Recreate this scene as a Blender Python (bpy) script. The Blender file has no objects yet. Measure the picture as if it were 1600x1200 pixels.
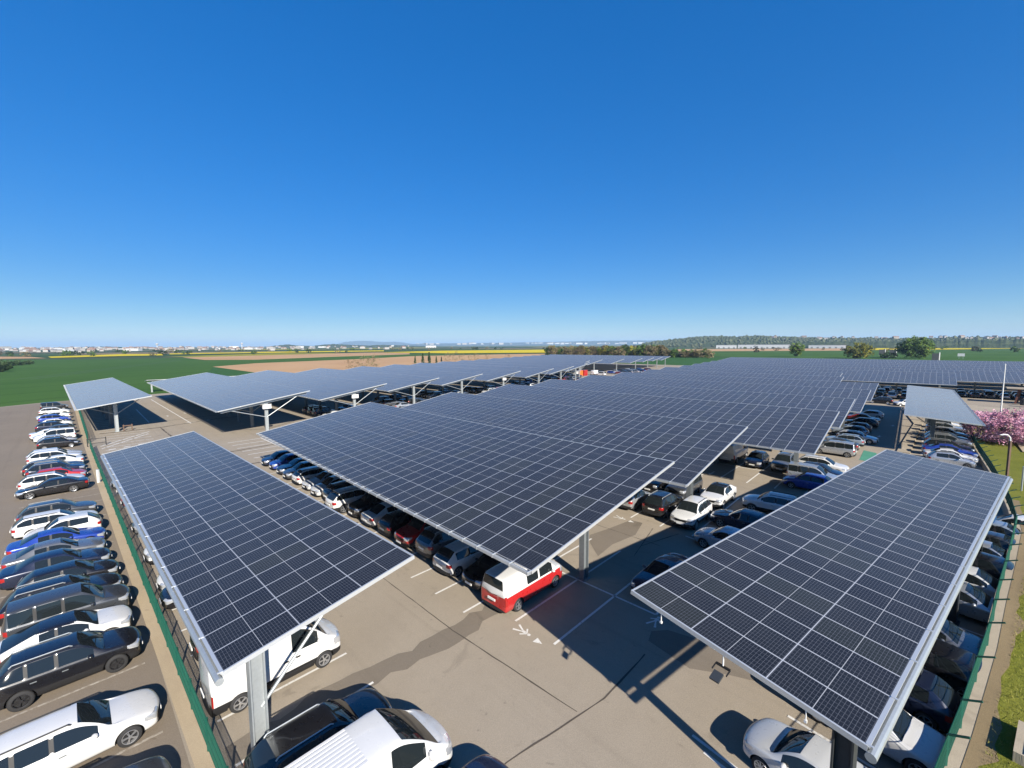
import bpy, bmesh, math, random
from mathutils import Vector, Matrix
sc = bpy.context.scene
COL = sc.collection
rnd = random.Random(7)
R = math.radians

# ------------------------------------------------------------------ camera
cam = bpy.data.cameras.new('camera'); camo = bpy.data.objects.new('camera', cam); COL.objects.link(camo)
PITCH, ROLL = R(5.15), R(-0.255)
_fw = Vector((0, math.cos(PITCH), -math.sin(PITCH))); _up = Vector((0, math.sin(PITCH), math.cos(PITCH))); _rt = Vector((1, 0, 0))
_r2 = _rt*math.cos(ROLL) + _up*math.sin(ROLL); _u2 = -_rt*math.sin(ROLL) + _up*math.cos(ROLL)
_m = Matrix((_r2, _u2, -_fw)).transposed().to_4x4(); _m.translation = (0, 0, 13.2)
camo.matrix_world = _m
cam.sensor_width = 36.0; cam.lens = 675/1600*36; cam.clip_start = 0.2; cam.clip_end = 60000
sc.camera = camo

# ------------------------------------------------------------------ sky and sun
SUN_AZ, SUN_EL = R(151.0), R(29.8)         # clockwise from +Y; the sun stands behind the camera on the right
w = bpy.data.worlds.new('World'); sc.world = w; w.use_nodes = True
wt = w.node_tree; wt.nodes.clear()
sky = wt.nodes.new('ShaderNodeTexSky'); sky.sky_type = 'NISHITA'; sky.sun_disc = False
sky.sun_elevation = SUN_EL; sky.sun_rotation = SUN_AZ
sky.altitude = 200; sky.air_density = 1.0; sky.dust_density = 0.0; sky.ozone_density = 10.0
_sep = wt.nodes.new('ShaderNodeSeparateColor'); _sep.mode = 'HSV'; _com = wt.nodes.new('ShaderNodeCombineColor'); _com.mode = 'HSV'
def _wm(op, a, b):
    n = wt.nodes.new('ShaderNodeMath'); n.operation = op; wt.links.new(a, n.inputs[0]); n.inputs[1].default_value = b; return n.outputs[0]
wt.links.new(sky.outputs[0], _sep.inputs[0]); wt.links.new(_sep.outputs[0], _com.inputs[0])
_a = wt.nodes.new('ShaderNodeMath'); _a.operation = 'ADD'; wt.links.new(_sep.outputs[1], _a.inputs[0]); wt.links.new(_wm('MULTIPLY', _wm('POWER', _sep.outputs[1], 3.0), .22), _a.inputs[1])
wt.links.new(_wm('MINIMUM', _a.outputs[0], .99), _com.inputs[1])
_v = wt.nodes.new('ShaderNodeMath'); _v.operation = 'SMOOTH_MIN'; wt.links.new(_wm('MULTIPLY', _wm('POWER', _sep.outputs[2], .5), 3.15), _v.inputs[0]); _v.inputs[1].default_value = 9.0; _v.inputs[2].default_value = 2.0
wt.links.new(_v.outputs[0], _com.inputs[2])      # the phone's flatter tone curve for the sky
bg = wt.nodes.new('ShaderNodeBackground'); bg.inputs['Strength'].default_value = 0.05
wo = wt.nodes.new('ShaderNodeOutputWorld')
wt.links.new(_com.outputs[0], bg.inputs[0]); wt.links.new(bg.outputs[0], wo.inputs[0])
sl = bpy.data.lights.new('sun', 'SUN'); sl.energy = 5.0; sl.angle = R(0.53); sl.color = (1.0, 0.93, 0.82)
so = bpy.data.objects.new('sun', sl); COL.objects.link(so)
_d = Vector((-math.sin(SUN_AZ)*math.cos(SUN_EL), -math.cos(SUN_AZ)*math.cos(SUN_EL), -math.sin(SUN_EL)))
so.rotation_euler = _d.to_track_quat('-Z', 'Y').to_euler(); so.location = (30, -60, 60)
sc.view_settings.view_transform = 'Standard'; sc.view_settings.look = 'None'
sc.view_settings.exposure = 1.0; sc.view_settings.gamma = 1.0; sc.view_settings.use_curve_mapping = False
sc.cycles.max_bounces = 6; sc.cycles.volume_bounces = 0; sc.cycles.transparent_max_bounces = 8

# site grid: u runs along the parking bays, v along the canopy rows
GA = R(-46.0)
UX, UY = math.cos(GA), -math.sin(GA); VX, VY = math.sin(GA), math.cos(GA)
def UV(u, v): return (u*UX + v*VX, u*UY + v*VY)

# ------------------------------------------------------------------ node helper
class NB:
    def __init__(s, name):
        s.mat = bpy.data.materials.new(name); s.mat.use_nodes = True
        s.t = s.mat.node_tree; s.t.nodes.clear()
        s.out = s.t.nodes.new('ShaderNodeOutputMaterial'); s.p = s.t.nodes.new('ShaderNodeBsdfPrincipled')
        s.t.links.new(s.p.outputs[0], s.out.inputs[0])
    def put(s, sock, val):
        if hasattr(val, 'default_value') or hasattr(val, 'links'): s.t.links.new(val, sock)
        else: sock.default_value = val
    def set(s, **kw):
        for k, val in kw.items(): s.put(s.p.inputs[k.replace('_', ' ')], val)
    def coords(s, kind='Object'):
        return s.t.nodes.new('ShaderNodeTexCoord').outputs[kind]
    def geo(s): return s.t.nodes.new('ShaderNodeNewGeometry').outputs['Position']
    def xyz(s, vec):
        n = s.t.nodes.new('ShaderNodeSeparateXYZ'); s.put(n.inputs[0], vec); return n.outputs[0], n.outputs[1], n.outputs[2]
    def comb(s, x, y, z):
        n = s.t.nodes.new('ShaderNodeCombineXYZ'); s.put(n.inputs[0], x); s.put(n.inputs[1], y); s.put(n.inputs[2], z); return n.outputs[0]
    def m(s, op, a, b=0.0, c=0.0):
        n = s.t.nodes.new('ShaderNodeMath'); n.operation = op
        for i, q in enumerate((a, b, c)): s.put(n.inputs[i], q)
        return n.outputs[0]
    def mix(s, f, a, b, blend='MIX'):
        n = s.t.nodes.new('ShaderNodeMix'); n.data_type = 'RGBA'; n.blend_type = blend
        s.put(n.inputs[0], f); s.put(n.inputs[6], a if not isinstance(a, tuple) else (*a[:3], 1)); s.put(n.inputs[7], b if not isinstance(b, tuple) else (*b[:3], 1))
        return n.outputs[2]
    def fmix(s, f, a, b):
        n = s.t.nodes.new('ShaderNodeMix'); n.data_type = 'FLOAT'
        s.put(n.inputs[0], f); s.put(n.inputs[2], a); s.put(n.inputs[3], b); return n.outputs[0]
    def noise(s, vec, scale, detail=4, rough=.55, dist=0.0):
        n = s.t.nodes.new('ShaderNodeTexNoise'); s.put(n.inputs['Vector'], vec)
        n.inputs['Scale'].default_value = scale; n.inputs['Detail'].default_value = detail; n.inputs['Roughness'].default_value = rough
        n.inputs['Distortion'].default_value = dist
        return n.outputs[0]
    def white(s, vec):
        n = s.t.nodes.new('ShaderNodeTexWhiteNoise'); n.noise_dimensions = '3D'; s.put(n.inputs[0], vec); return n.outputs['Value'], n.outputs['Color']
    def voro(s, vec, scale, feature='F1'):
        n = s.t.nodes.new('ShaderNodeTexVoronoi'); n.feature = feature; s.put(n.inputs['Vector'], vec); n.inputs['Scale'].default_value = scale; return n
    def ramp(s, f, stops):
        n = s.t.nodes.new('ShaderNodeValToRGB'); s.put(n.inputs[0], f)
        e = n.color_ramp.elements
        while len(e) < len(stops): e.new(0.5)
        for i, (p, c) in enumerate(stops): e[i].position = p; e[i].color = (*c, 1)
        return n.outputs[0]
    def smooth(s, val, lo, hi):
        n = s.t.nodes.new('ShaderNodeMapRange'); n.interpolation_type = 'SMOOTHSTEP'
        s.put(n.inputs[0], val); n.inputs[1].default_value = lo; n.inputs[2].default_value = hi; return n.outputs[0]
    def bump(s, h, dist=.02, strength=.5):
        n = s.t.nodes.new('ShaderNodeBump'); s.put(n.inputs['Height'], h); n.inputs['Distance'].default_value = dist; n.inputs['Strength'].default_value = strength
        s.t.links.new(n.outputs[0], s.p.inputs['Normal'])

def simple(name, col, rough=.5, metal=0.0, coat=0.0, var=0.0, scale=3.0):
    b = NB(name)
    if var:
        n = b.noise(b.geo(), scale)
        c = b.mix(n, tuple(x*(1-var) for x in col), tuple(min(1, x*(1+var)) for x in col))
        b.set(Base_Color=c)
    else: b.set(Base_Color=(*col, 1))
    b.set(Roughness=rough, Metallic=metal)
    if coat: b.set(Coat_Weight=coat, Coat_Roughness=.04)
    return b.mat

# ------------------------------------------------------------------ materials
MT = {}
def solar_mat():
    b = NB('solar_glass'); x, y, z = b.xyz(b.coords())
    MX, MY = 2.11, 1.06
    kx = b.m('FLOOR', b.m('DIVIDE', x, MX)); ky = b.m('FLOOR', b.m('DIVIDE', y, MY))
    mx = b.m('SUBTRACT', x, b.m('MULTIPLY', kx, MX)); my = b.m('SUBTRACT', y, b.m('MULTIPLY', ky, MY))
    dx = b.m('MINIMUM', mx, b.m('SUBTRACT', MX, mx)); dy = b.m('MINIMUM', my, b.m('SUBTRACT', MY, my))
    fr = b.m('MAXIMUM', b.m('LESS_THAN', dx, .0125), b.m('LESS_THAN', dy, .0178))
    mid = b.m('LESS_THAN', b.m('ABSOLUTE', b.m('SUBTRACT', mx, MX/2)), .0085)
    cx = b.m('LESS_THAN', b.m('ABSOLUTE', b.m('SUBTRACT', b.m('FRACT', b.m('DIVIDE', b.m('SUBTRACT', mx, .03), .0854)), .5)), .45)
    cy = b.m('LESS_THAN', b.m('ABSOLUTE', b.m('SUBTRACT', b.m('FRACT', b.m('DIVIDE', b.m('SUBTRACT', my, .03), .1667)), .5)), .474)
    cell = b.m('MULTIPLY', cx, cy)
    oi = b.t.nodes.new('ShaderNodeObjectInfo').outputs['Random']
    wv, wc = b.white(b.comb(kx, ky, b.m('MULTIPLY', oi, 91.0)))
    c0 = b.mix(wv, (.003, .004, .008), (.007, .009, .012))
    c0 = b.mix(b.m('GREATER_THAN', wv, .82), c0, (.010, .012, .010))
    dust = b.noise(b.geo(), .7, 5)
    c0 = b.mix(b.m('MULTIPLY', dust, .025), c0, (.3, .28, .25))
    c1 = b.mix(cell, (.085, .09, .105), c0)
    c2 = b.mix(mid, c1, (.30, .31, .33))
    c3 = b.mix(fr, c2, (.52, .53, .54))
    # dust layer and pale sky reflection put into the colour, stronger at flat view
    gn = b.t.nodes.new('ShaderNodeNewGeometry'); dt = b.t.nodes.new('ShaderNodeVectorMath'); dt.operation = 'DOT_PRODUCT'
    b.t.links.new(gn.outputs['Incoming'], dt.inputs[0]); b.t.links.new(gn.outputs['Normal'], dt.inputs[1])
    dust_sheen = b.m('SUBTRACT', 1.0, b.m('POWER', 2.718, b.m('DIVIDE', b.fmix(dust, -.0050, -.0095), b.m('POWER', b.m('MAXIMUM', b.m('ABSOLUTE', dt.outputs['Value']),   .03), 2.4))))
    c3 = b.mix(dust_sheen, c3, (.27, .255, .225))
    b.set(Base_Color=c3, Roughness=b.fmix(fr, b.fmix(dust, .16, .30), .42), Metallic=b.m('MULTIPLY', fr, .35), IOR=1.36)
    vs = b.t.nodes.new('ShaderNodeVectorMath'); vs.operation = 'SUBTRACT'; b.t.links.new(wc, vs.inputs[0]); vs.inputs[1].default_value = (.5, .5, .5)
    vm = b.t.nodes.new('ShaderNodeVectorMath'); vm.operation = 'MULTIPLY_ADD'; b.t.links.new(vs.outputs[0], vm.inputs[0]); vm.inputs[1].default_value = (.016, .016, 0)
    b.t.links.new(b.t.nodes.new('ShaderNodeNewGeometry').outputs['Normal'], vm.inputs[2])
    vn = b.t.nodes.new('ShaderNodeVectorMath'); vn.operation = 'NORMALIZE'; b.t.links.new(vm.outputs[0], vn.inputs[0]); b.t.links.new(vn.outputs[0], b.p.inputs['Normal'])
    return b.mat
MT['solar'] = solar_mat()
def asphalt(name, lo, hi, seed=0.0, speck=.58):
    b = NB(name); p = b.geo(); x, y, z = b.xyz(p)
    q = b.comb(b.m('ADD', x, seed), y, 0.0)
    n1 = b.noise(q, .11, 6, .6, .6); n2 = b.noise(q, 1.3, 5, .65); n3 = b.noise(q, 26, 3, .7); n4 = b.voro(q, 55)
    c = b.mix(b.smooth(n1, .3, .7), lo, hi)
    c = b.mix(b.m('MULTIPLY', b.smooth(n2, .45, .75), .35), c, tuple(v*.72 for v in lo))
    sp = b.m('ADD', b.m('MULTIPLY', n3, .8), b.m('MULTIPLY', n4.outputs['Distance'], .5))
    c = b.mix(speck, c, b.mix(sp, tuple(v*.45 for v in lo), tuple(min(1, v*1.5) for v in hi)))
    # oil and tyre stains
    st = b.smooth(b.noise(q, .55, 3, .5, 1.5), .62, .74)
    c = b.mix(b.m('MULTIPLY', st, .26), c, tuple(v*.45 for v in lo))
    s2 = b.smooth(b.noise(q, 2.1, 2, .5, .6), .70, .78); c = b.mix(b.m('MULTIPLY', s2, .35), c, tuple(v*.5 for v in lo))
    # long faint wheel tracks along the lanes
    tv = b.m('ADD', b.m('MULTIPLY', x, .695), b.m('MULTIPLY', y, .719)); tl = b.m('ADD', b.m('MULTIPLY', x, -.719), b.m('MULTIPLY', y, .695))
    tn = b.smooth(b.noise(b.comb(b.m('MULTIPLY', tv, 1.6), b.m('MULTIPLY', tl, .05), 0.0), 1.0, 3, .6), .5, .72); c = b.mix(b.m('MULTIPLY', tn, .12), c, tuple(v*.5 for v in lo))
    b.set(Base_Color=c, Roughness=.88, Specular_IOR_Level=.3); b.bump(sp, .012, .55)
    return b.mat
MT['asphalt'] = asphalt('worn_asphalt', (.208, .175, .133), (.276, .236, .183))
MT['asphalt_left'] = asphalt('old_asphalt', (.140, .114, .086), (.186, .154, .118), 40)
MT['patch'] = asphalt('asphalt_repair', (.132, .111, .085), (.168, .142, .112), 9)
MT['joint'] = asphalt('asphalt_joint', (.052, .043, .034), (.085, .070, .056), 3)
MT['concrete'] = asphalt('concrete', (.27, .225, .165), (.35, .30, .225), 70, .25)
MT['sand'] = asphalt('sandy_verge', (.26, .20, .13), (.36, .29, .195), 30, .45)
MT['soil'] = asphalt('bare_soil', (.13, .095, .05), (.22, .165, .09), 12, .6)
def line_paint():
    b = NB('road_paint'); p = b.geo(); n = b.noise(p, 7, 5, .7); n2 = b.noise(p, .8, 3)
    c = b.mix(b.m('MULTIPLY', b.smooth(n, .48, .72), b.smooth(n2, .35, .65)), (.60, .585, .55), (.30, .265, .22))
    b.set(Base_Color=c, Roughness=.75); return b.mat
MT['line'] = line_paint()
def faded():
    b = NB('faded_road_paint'); p = b.geo(); n = b.noise(p, 5, 5, .7)
    b.set(Base_Color=b.mix(b.smooth(n, .35, .65), (.38, .345, .29), (.20, .165, .125)), Roughness=.8); return b.mat
MT['line_old'] = faded()
MT['green_paint'] = simple('green_road_paint', (.06, .22, .14), .7, var=.2)
MT['steel'] = simple('galvanised_steel', (.42, .45, .46), .38, .55, var=.14, scale=9)
MT['steel_dark'] = simple('dark_shaded_steel', (.20, .22, .23), .5, .4, var=.2, scale=6)  # shaded side of the posts painted into the tone; door handles share it
MT['alu'] = simple('white_aluminium', (.54, .56, .57), .34, .45, var=.06, scale=12)
MT['back'] = simple('module_backsheet', (.05, .055, .065), .4, var=.15)
MT['white'] = simple('white_enamel', (.62, .62, .61), .35, var=.04)
MT['black'] = simple('black_plastic', (.010, .010, .011), .6)
MT['rubber'] = simple('tyre_rubber', (.018, .018, .019), .8)
MT['rim'] = simple('alloy_rim', (.52, .53, .55), .28, .8)
MT['rim_dark'] = simple('dark_alloy_rim', (.05, .05, .055), .35, .7)
def glass():
    b = NB('car_glass'); b.set(Base_Color=(.012, .016, .018, 1), Roughness=.03, IOR=1.52, Specular_IOR_Level=.6); return b.mat
MT['glass'] = glass()
MT['cabin_glass'] = simple('clear_windscreen', (.055, .065, .06), .04)
MT['headlight'] = simple('headlight_lens', (.55, .57, .60), .08, .55, 1.0)
MT['tail'] = simple('tail_light_lens', (.27, .008, .007), .15, 0, 1.0)
MT['plate'] = simple('number_plate', (.72, .72, .70), .4)
MT['rust'] = simple('rusted_steel', (.13, .05, .035), .8, var=.3)
MT['fence'] = simple('green_fence_coating', (.006, .070, .048), .5, var=.15)
MT['timber'] = simple('brown_post', (.10, .06, .04), .7, var=.3)
MT['hydrant'] = simple('dark_box', (.03, .035, .04), .5)
MT['post_shade'] = simple('deep_shaded_steel', (.045, .05, .053), .5, .2, var=.2, scale=6)  # shade under the canopy put into the post colour
PAINTS = {}
def paint(name, col, metal=0.0, rough=.28):
    b = NB('car_paint_' + name)
    d = b.noise(b.geo(), 5.0, 4, .6)
    b.set(Base_Color=b.mix(b.m('MULTIPLY', d, .010 if max(col) < .1 else .07), (*col, 1), (.30, .27, .23, 1)), Metallic=metal, Roughness=b.fmix(d, rough*.8, rough*1.25), Coat_Weight=.9, Coat_Roughness=.05)
    PAINTS[name] = b.mat
for nm, c, mt in (('white', (.58, .58, .57), 0), ('pearl', (.50, .51, .515), .1), ('silver', (.46, .48, .50), .6), ('grey', (.16, .17, .185), .5), ('dark grey', (.055, .06, .068), .4),
                  ('black', (.007, .007, .009), 0), ('navy', (.010, .016, .040), .2), ('blue', (.010, .045, .30), .25), ('red', (.36, .008, .010), 0), ('dark red', (.20, .010, .012), .2),
                  ('pale blue', (.30, .36, .42), .3), ('beige', (.42, .38, .32), .4), ('orange', (.70, .16, .02), 0)):
    paint(nm, c, mt)

# ------------------------------------------------------------------ mesh builder
class MB:
    def __init__(s): s.v = []; s.f = []; s.mi = []
    def add(s, vs, fs, mi=0):
        o = len(s.v); s.v += [tuple(p) for p in vs]; s.f += [tuple(i+o for i in f) for f in fs]; s.mi += [mi]*len(fs); return s
    def box(s, c, d, mi=0, mat=None):
        x, y, z = d[0]/2, d[1]/2, d[2]/2
        vs = [Vector((sx*x, sy*y, sz*z)) for sz in (-1, 1) for sy in (-1, 1) for sx in (-1, 1)]
        if mat is not None: vs = [mat @ p for p in vs]
        cv = Vector(c); vs = [p+cv for p in vs]
        return s.add(vs, [(0, 2, 3, 1), (4, 5, 7, 6), (0, 1, 5, 4), (2, 6, 7, 3), (0, 4, 6, 2), (1, 3, 7, 5)], mi)
    def bar(s, a, b, wd, ht, mi=0, up=(0, 0, 1)):
        a, b = Vector(a), Vector(b); d = (b-a); L = d.length; d.normalize(); u = Vector(up)
        sd = d.cross(u)
        if sd.length < 1e-5: sd = d.cross(Vector((1, 0, 0)))
        sd.normalize(); uu = sd.cross(d)
        return s.box((a+b)/2, (L, wd, ht), mi, Matrix((d, sd, uu)).transposed())
    def tube(s, a, b, r, seg=10, mi=0, r2=None, cap=True):
        a, b = Vector(a), Vector(b); d = (b-a).normalized(); r2 = r if r2 is None else r2
        u = d.orthogonal().normalized(); w_ = d.cross(u)
        vs = []
        for c, rr in ((a, r), (b, r2)):
            for i in range(seg):
                t = 2*math.pi*i/seg; vs.append(c + u*math.cos(t)*rr + w_*math.sin(t)*rr)
        fs = [(i, (i+1) % seg, seg+(i+1) % seg, seg+i) for i in range(seg)]
        if cap: fs += [tuple(range(seg-1, -1, -1)), tuple(range(seg, 2*seg))]
        return s.add(vs, fs, mi)
    def lathe(s, prof, seg=24, mi=0, axis='Y', c=(0, 0, 0)):     # prof: (radius, along)
        vs = []; n = len(prof); c = Vector(c)
        for r, a in prof:
            for i in range(seg):
                t = 2*math.pi*i/seg
                p = Vector((r*math.cos(t), a, r*math.sin(t))) if axis == 'Y' else Vector((r*math.cos(t), r*math.sin(t), a))
                vs.append(p+c)
        fs = [(k*seg+i, k*seg+(i+1) % seg, (k+1)*seg+(i+1) % seg, (k+1)*seg+i) for k in range(n-1) for i in range(seg)]
        return s.add(vs, fs, mi)
    def ball(s, c, rad, seg=10, rings=7, mi=0):
        prof = []
        c = Vector(c); vs = []; fs = []
        for k in range(rings+1):
            ph = math.pi*k/rings
            for i in range(seg):
                t = 2*math.pi*i/seg
                vs.append(c + Vector((rad[0]*math.sin(ph)*math.cos(t), rad[1]*math.sin(ph)*math.sin(t), rad[2]*math.cos(ph))))
        for k in range(rings):
            for i in range(seg): fs.append((k*seg+i, (k+1)*seg+i, (k+1)*seg+(i+1) % seg, k*seg+(i+1) % seg))
        return s.add(vs, fs, mi)
    def poly(s, pts, z=0.0, mi=0):
        return s.add([(p[0], p[1], p[2] if len(p) > 2 else z) for p in pts], [tuple(range(len(pts)))], mi)
    def mesh(s, name, mats, smooth=False):
        me = bpy.data.meshes.new(name); me.from_pydata(s.v, [], s.f)
        for m_ in mats: me.materials.append(m_)
        me.polygons.foreach_set('material_index', s.mi)
        if smooth: me.polygons.foreach_set('use_smooth', [True]*len(me.polygons))
        me.update(); return me
    def build(s, name, mats, parent=None, smooth=False, loc=(0, 0, 0), rot=(0, 0, 0)):
        if not isinstance(mats, (list, tuple)): mats = [mats]
        return link(name, s.mesh(name, mats, smooth), parent, loc, rot)
def link(name, me, parent=None, loc=(0, 0, 0), rot=(0, 0, 0)):
    o = bpy.data.objects.new(name, me); COL.objects.link(o); o.location = loc; o.rotation_euler = rot
    if parent is not None: o.parent = parent
    return o
def tag(o, label=None, cat=None, group=None, kind=None):
    if label: o['label'] = label
    if cat: o['category'] = cat
    if group: o['group'] = group
    if kind: o['kind'] = kind
    return o
def thing(name, label, cat, loc=(0, 0, 0), rz=0.0, group=None):
    o = link(name, None, None, loc, (0, 0, rz)); return tag(o, label, cat, group)
def struct(name, mb, mats, label=None):
    o = mb.build(name, mats); o['kind'] = 'structure'
    if label: o['label'] = label
    return o
def copy_tree(o, parent=None):
    c = o.copy(); COL.objects.link(c); c.parent = parent
    for ch in o.children: copy_tree(ch, c)
    return c
ORD = ['first', 'second', 'third', 'fourth', 'fifth', 'sixth', 'seventh', 'eighth', 'ninth', 'tenth', 'eleventh', 'twelfth', 'thirteenth', 'fourteenth', 'fifteenth', 'sixteenth',
       'seventeenth', 'eighteenth', 'nineteenth', 'twentieth', 'twenty-first', 'twenty-second', 'twenty-third', 'twenty-fourth', 'twenty-fifth', 'twenty-sixth', 'twenty-seventh', 'twenty-eighth', 'twenty-ninth', 'thirtieth']
# ------------------------------------------------------------------ solar canopies
MX, MY = 2.11, 1.06
def canopy(label, xy, az, nm, rows, h=4.15, tilt=9.3, post_x=None, style='box', y0=2.4, span=7.42, detail=2, braces=(1, 1), inverter=False, flood=None, group=None, near_only=0, brace_at=.62, pmat=None):
    """local x runs across the table from its low edge to its high edge, local y along it; the root stands under the near low corner"""
    t = R(tilt); W = nm*MX; Wh = W*math.cos(t); L = rows*MY
    root = thing('solar_canopy', label, 'solar canopy', (xy[0], xy[1], 0), -R(az), group)
    dk = MB(); dk.add([(0, 0, 0), (W, 0, 0), (W, L, 0), (0, L, 0)], [(0, 1, 2, 3)], 0)
    dk.add([(0, 0, -.035), (W, 0, -.035), (W, L, -.035), (0, L, -.035)], [(3, 2, 1, 0)], 1)
    dk.add([(0, 0, 0), (W, 0, 0), (W, L, 0), (0, L, 0), (0, 0, -.035), (W, 0, -.035), (W, L, -.035), (0, L, -.035)], [(0, 4, 5, 1), (1, 5, 6, 2), (2, 6, 7, 3), (3, 7, 4, 0)], 2)
    dk.build('solar_panels', [MT['solar'], MT['back'], MT['alu']], root, loc=(0, 0, h), rot=(0, -t, 0))
    def P(x, y, dz=0): return (x*math.cos(t) - dz*math.sin(t), y, h + x*math.sin(t) + dz*math.cos(t))
    # trims at the two ends and along the high edge
    for yy in (-.03, L+.03):
        MB().bar(P(-.04, yy, -.05), P(W+.05, yy, -.05), .05, .14, up=(0, 0, 1)).build('edge_trim', MT['alu'], root)
    MB().bar(P(W+.03, .0, -.06), P(W+.03, L, -.06), .05, .13).build('edge_trim', MT['alu'], root)
    # gutter along the low edge
    g = MB()
    if style == 'pipe':
        prof = []
        seg = 12
        vs = []; fs = []
        for yy in (-.12, L+.1):
            for i in range(seg):
                a = 2*math.pi*i/seg; vs.append((-.115+.11*math.cos(a), yy, h-.19+.11*math.sin(a)))
        fs = [(i, (i+1) % seg, seg+(i+1) % seg, seg+i) for i in range(seg)] + [tuple(range(seg-1, -1, -1)), tuple(range(seg, 2*seg))]
        g.add(vs, fs, 0)
        g.bar((-.03, -.05, h-.01), (-.03, L+.05, h-.01), .09, .035, 1)
        for k in range(0, rows+1, 2):
            g.box((-.07, k*MY, h+.012), (.13, .05, .03), 1)
    else:
        g.bar((-.16, -.05, h-.1), (-.16, L+.05, h-.1), .15, .012, 1); g.bar((-.24, -.05, h-.05), (-.24, L+.05, h-.05), .02, .13, 1)
        g.bar((-.085, -.05, h-.07), (-.085, L+.05, h-.07), .02, .10, 1)
        if detail > 0:
            for k in range(rows+1): g.box((-.12, k*MY, h-.0), (.24, .05, .03), 1); g.box((-.245, k*MY, h-.05), (.03, .05, .16), 1)
    g.build('gutter', [MT['steel'], MT['alu']], root)
    # frames
    px = (Wh*.5 if post_x is None else post_x)
    ys = []; yy = y0
    while yy < L-.5: ys.append(yy); yy += span
    if near_only: ys = ys[:near_only]
    for k, yy in enumerate(ys):
        zt = h + px*math.tan(t)
        pw = .34
        p = MB()
        hgt = zt-.42
        p.box((px-.2, yy, hgt/2), (.045, pw, hgt)); p.box((px+.2, yy, hgt/2), (.045, pw, hgt)); p.box((px, yy, hgt/2), (.355, .03, hgt))
        p.box((px, yy, .018), (.62, .56, .03)); p.box((px, yy, hgt-.015), (.4, .34, .03))
        p.build('post', MT[pmat] if pmat else MT['steel'] if k == 0 else MT['steel_dark'], root)  # posts past the first get the steel with shade in its colour
        r_ = MB(); a = P(.35, yy, -.33); b = P(W-.35, yy, -.33)
        r_.bar(a, b, .05, .24); r_.bar(P(.35, yy, -.2), P(W-.35, yy, -.2), .16, .025); r_.bar(P(.35, yy, -.46), P(W-.35, yy, -.46), .16, .025)
        r_.build('rafter', MT['steel'], root)
        if detail > 0:
            zb = hgt*brace_at
            if braces[0]: MB().tube((px-.1, yy, zb), P(max(.5, px-.36*W), yy, -.46), .055, 8).build('brace', MT['steel'], root)
            if braces[1]: MB().tube((px+.1, yy, zb), P(min(W-.5, px+.36*W), yy, -.46), .055, 8).build('brace', MT['steel'], root)
    if detail > 0:
        n = nm*2
        for i in range(n):
            x = (i+.5)*W/n
            MB().bar(P(x, .05, -.12), P(x, L-.05, -.12), .06, .14).build('purlin', MT['steel'], root)
    if inverter:
        yy = ys[0]; b = MB()
        b.box((px+.0, yy-.38, h+px*math.tan(t)-.95), (1.15, .36, .62)); b.box((px, yy-.39, h+px*math.tan(t)-.62), (1.25, .46, .04)); b.box((px+.3, yy-.57, h+px*math.tan(t)-.95), (.04, .02, .5))
        b.build('inverter_box', MT['white'], root)
    if flood is not None:
        for (fx, kind) in flood:
            b = MB(); yy = L+.03 if fx < 0 else -.03
            fx = abs(fx); q = Vector(P(fx, yy, -.12)); s = 1 if yy > 0 else -1
            if kind == 'lamp':
                b.tube(q, q+Vector((0, 0, -.34)), .022, 8, 0)
                b.bar(q+Vector((-.2, 0, -.34)), q+Vector((.2, 0, -.34)), .05, .06, 1)
                b.bar(q+Vector((-.2, 0, -.34)), q+Vector((-.2, .22*s, -.4)), .025, .04, 1); b.bar(q+Vector((.2, 0, -.34)), q+Vector((.2, .22*s, -.4)), .025, .04, 1)
                b.box(q+Vector((0, .36*s, -.46)), (.26, .30, .06), 2, Matrix.Rotation(-.35*s, 3, 'X'))
                b.build('floodlight', [MT['white'], MT['black'], MT['hydrant']], root)
            else:
                b.tube(q, q+Vector((0, 0, -.26)), .016, 8, 0); b.box(q+Vector((0, 0, -.28)), (.06, .06, .07), 0)
                b.build('cable_hook', [MT['white']], root)
    return root

GB = 'solar canopies over the near parking block'; GE = 'solar canopies over the far parking block'
SW = [0.0]
canopy('long solar canopy beside the left green fence, single row over the white van', (-8.09, 11.27), -47.1, 3, 34, 4.18, 9.2, 1.0, 'pipe', .75, 8.2, 2, (0, 1), brace_at=.5)
# right hand canopy: its low edge with the pipe runs along the grass bank
canopy('solar canopy at lower right, low edge with gutter pipe beside the grass bank', (33.15, 28.2), 52.62-180, 3, 30, 4.28, 5.8, .55, 'pipe', 7.05, 8.0, 2, (0, 0), flood=[(-1.15, 'hook'), (-3.2, 'lamp'), (-5.2, 'hook')], pmat='post_shade')
canopy('pale small solar canopy at far left standing alone over empty bays', (-62.17, 61.14), -47.0, 4, 56, 4.28, 8.6, 4.3, 'box', 3.4, 8.3, 1, (1, 1))
canopy('pale solar canopy behind the lower right one, beside the pink tree', (84.6, 82.6), 42.7-180, 3, 46, 4.26, 4.6, 3.6, 'box', 2.0, 8.0, 1, (1, 1))
canopy('low dark solar canopy seen edge on at the green field', UV(16, 164.5), 44.0, 2, 34, 3.2, 7.0, 2.0, 'box', 1.2, 8.0, 0, (0, 0))
BL = ['wide solar canopy in front, its near corner above the red and white van', 'solar canopy right behind the front one, its corner above a grey people carrier',
      'solar canopy with its near end above the parked grey green and navy cars', 'solar canopy beginning beside the silver people carrier on the right',
      'solar canopy ending above the row with the pale blue and red cars', 'solar canopy ending above the red car at the end of the row']
BU = [12.2 + 15.2*k for k in range(16)]
v_near = [10.75, 10.8, 6.4, 6.6, 6.2, 6.3, 13, 15, -4.6, -26, -30, -30, -30, -30, -30, -30]
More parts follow.
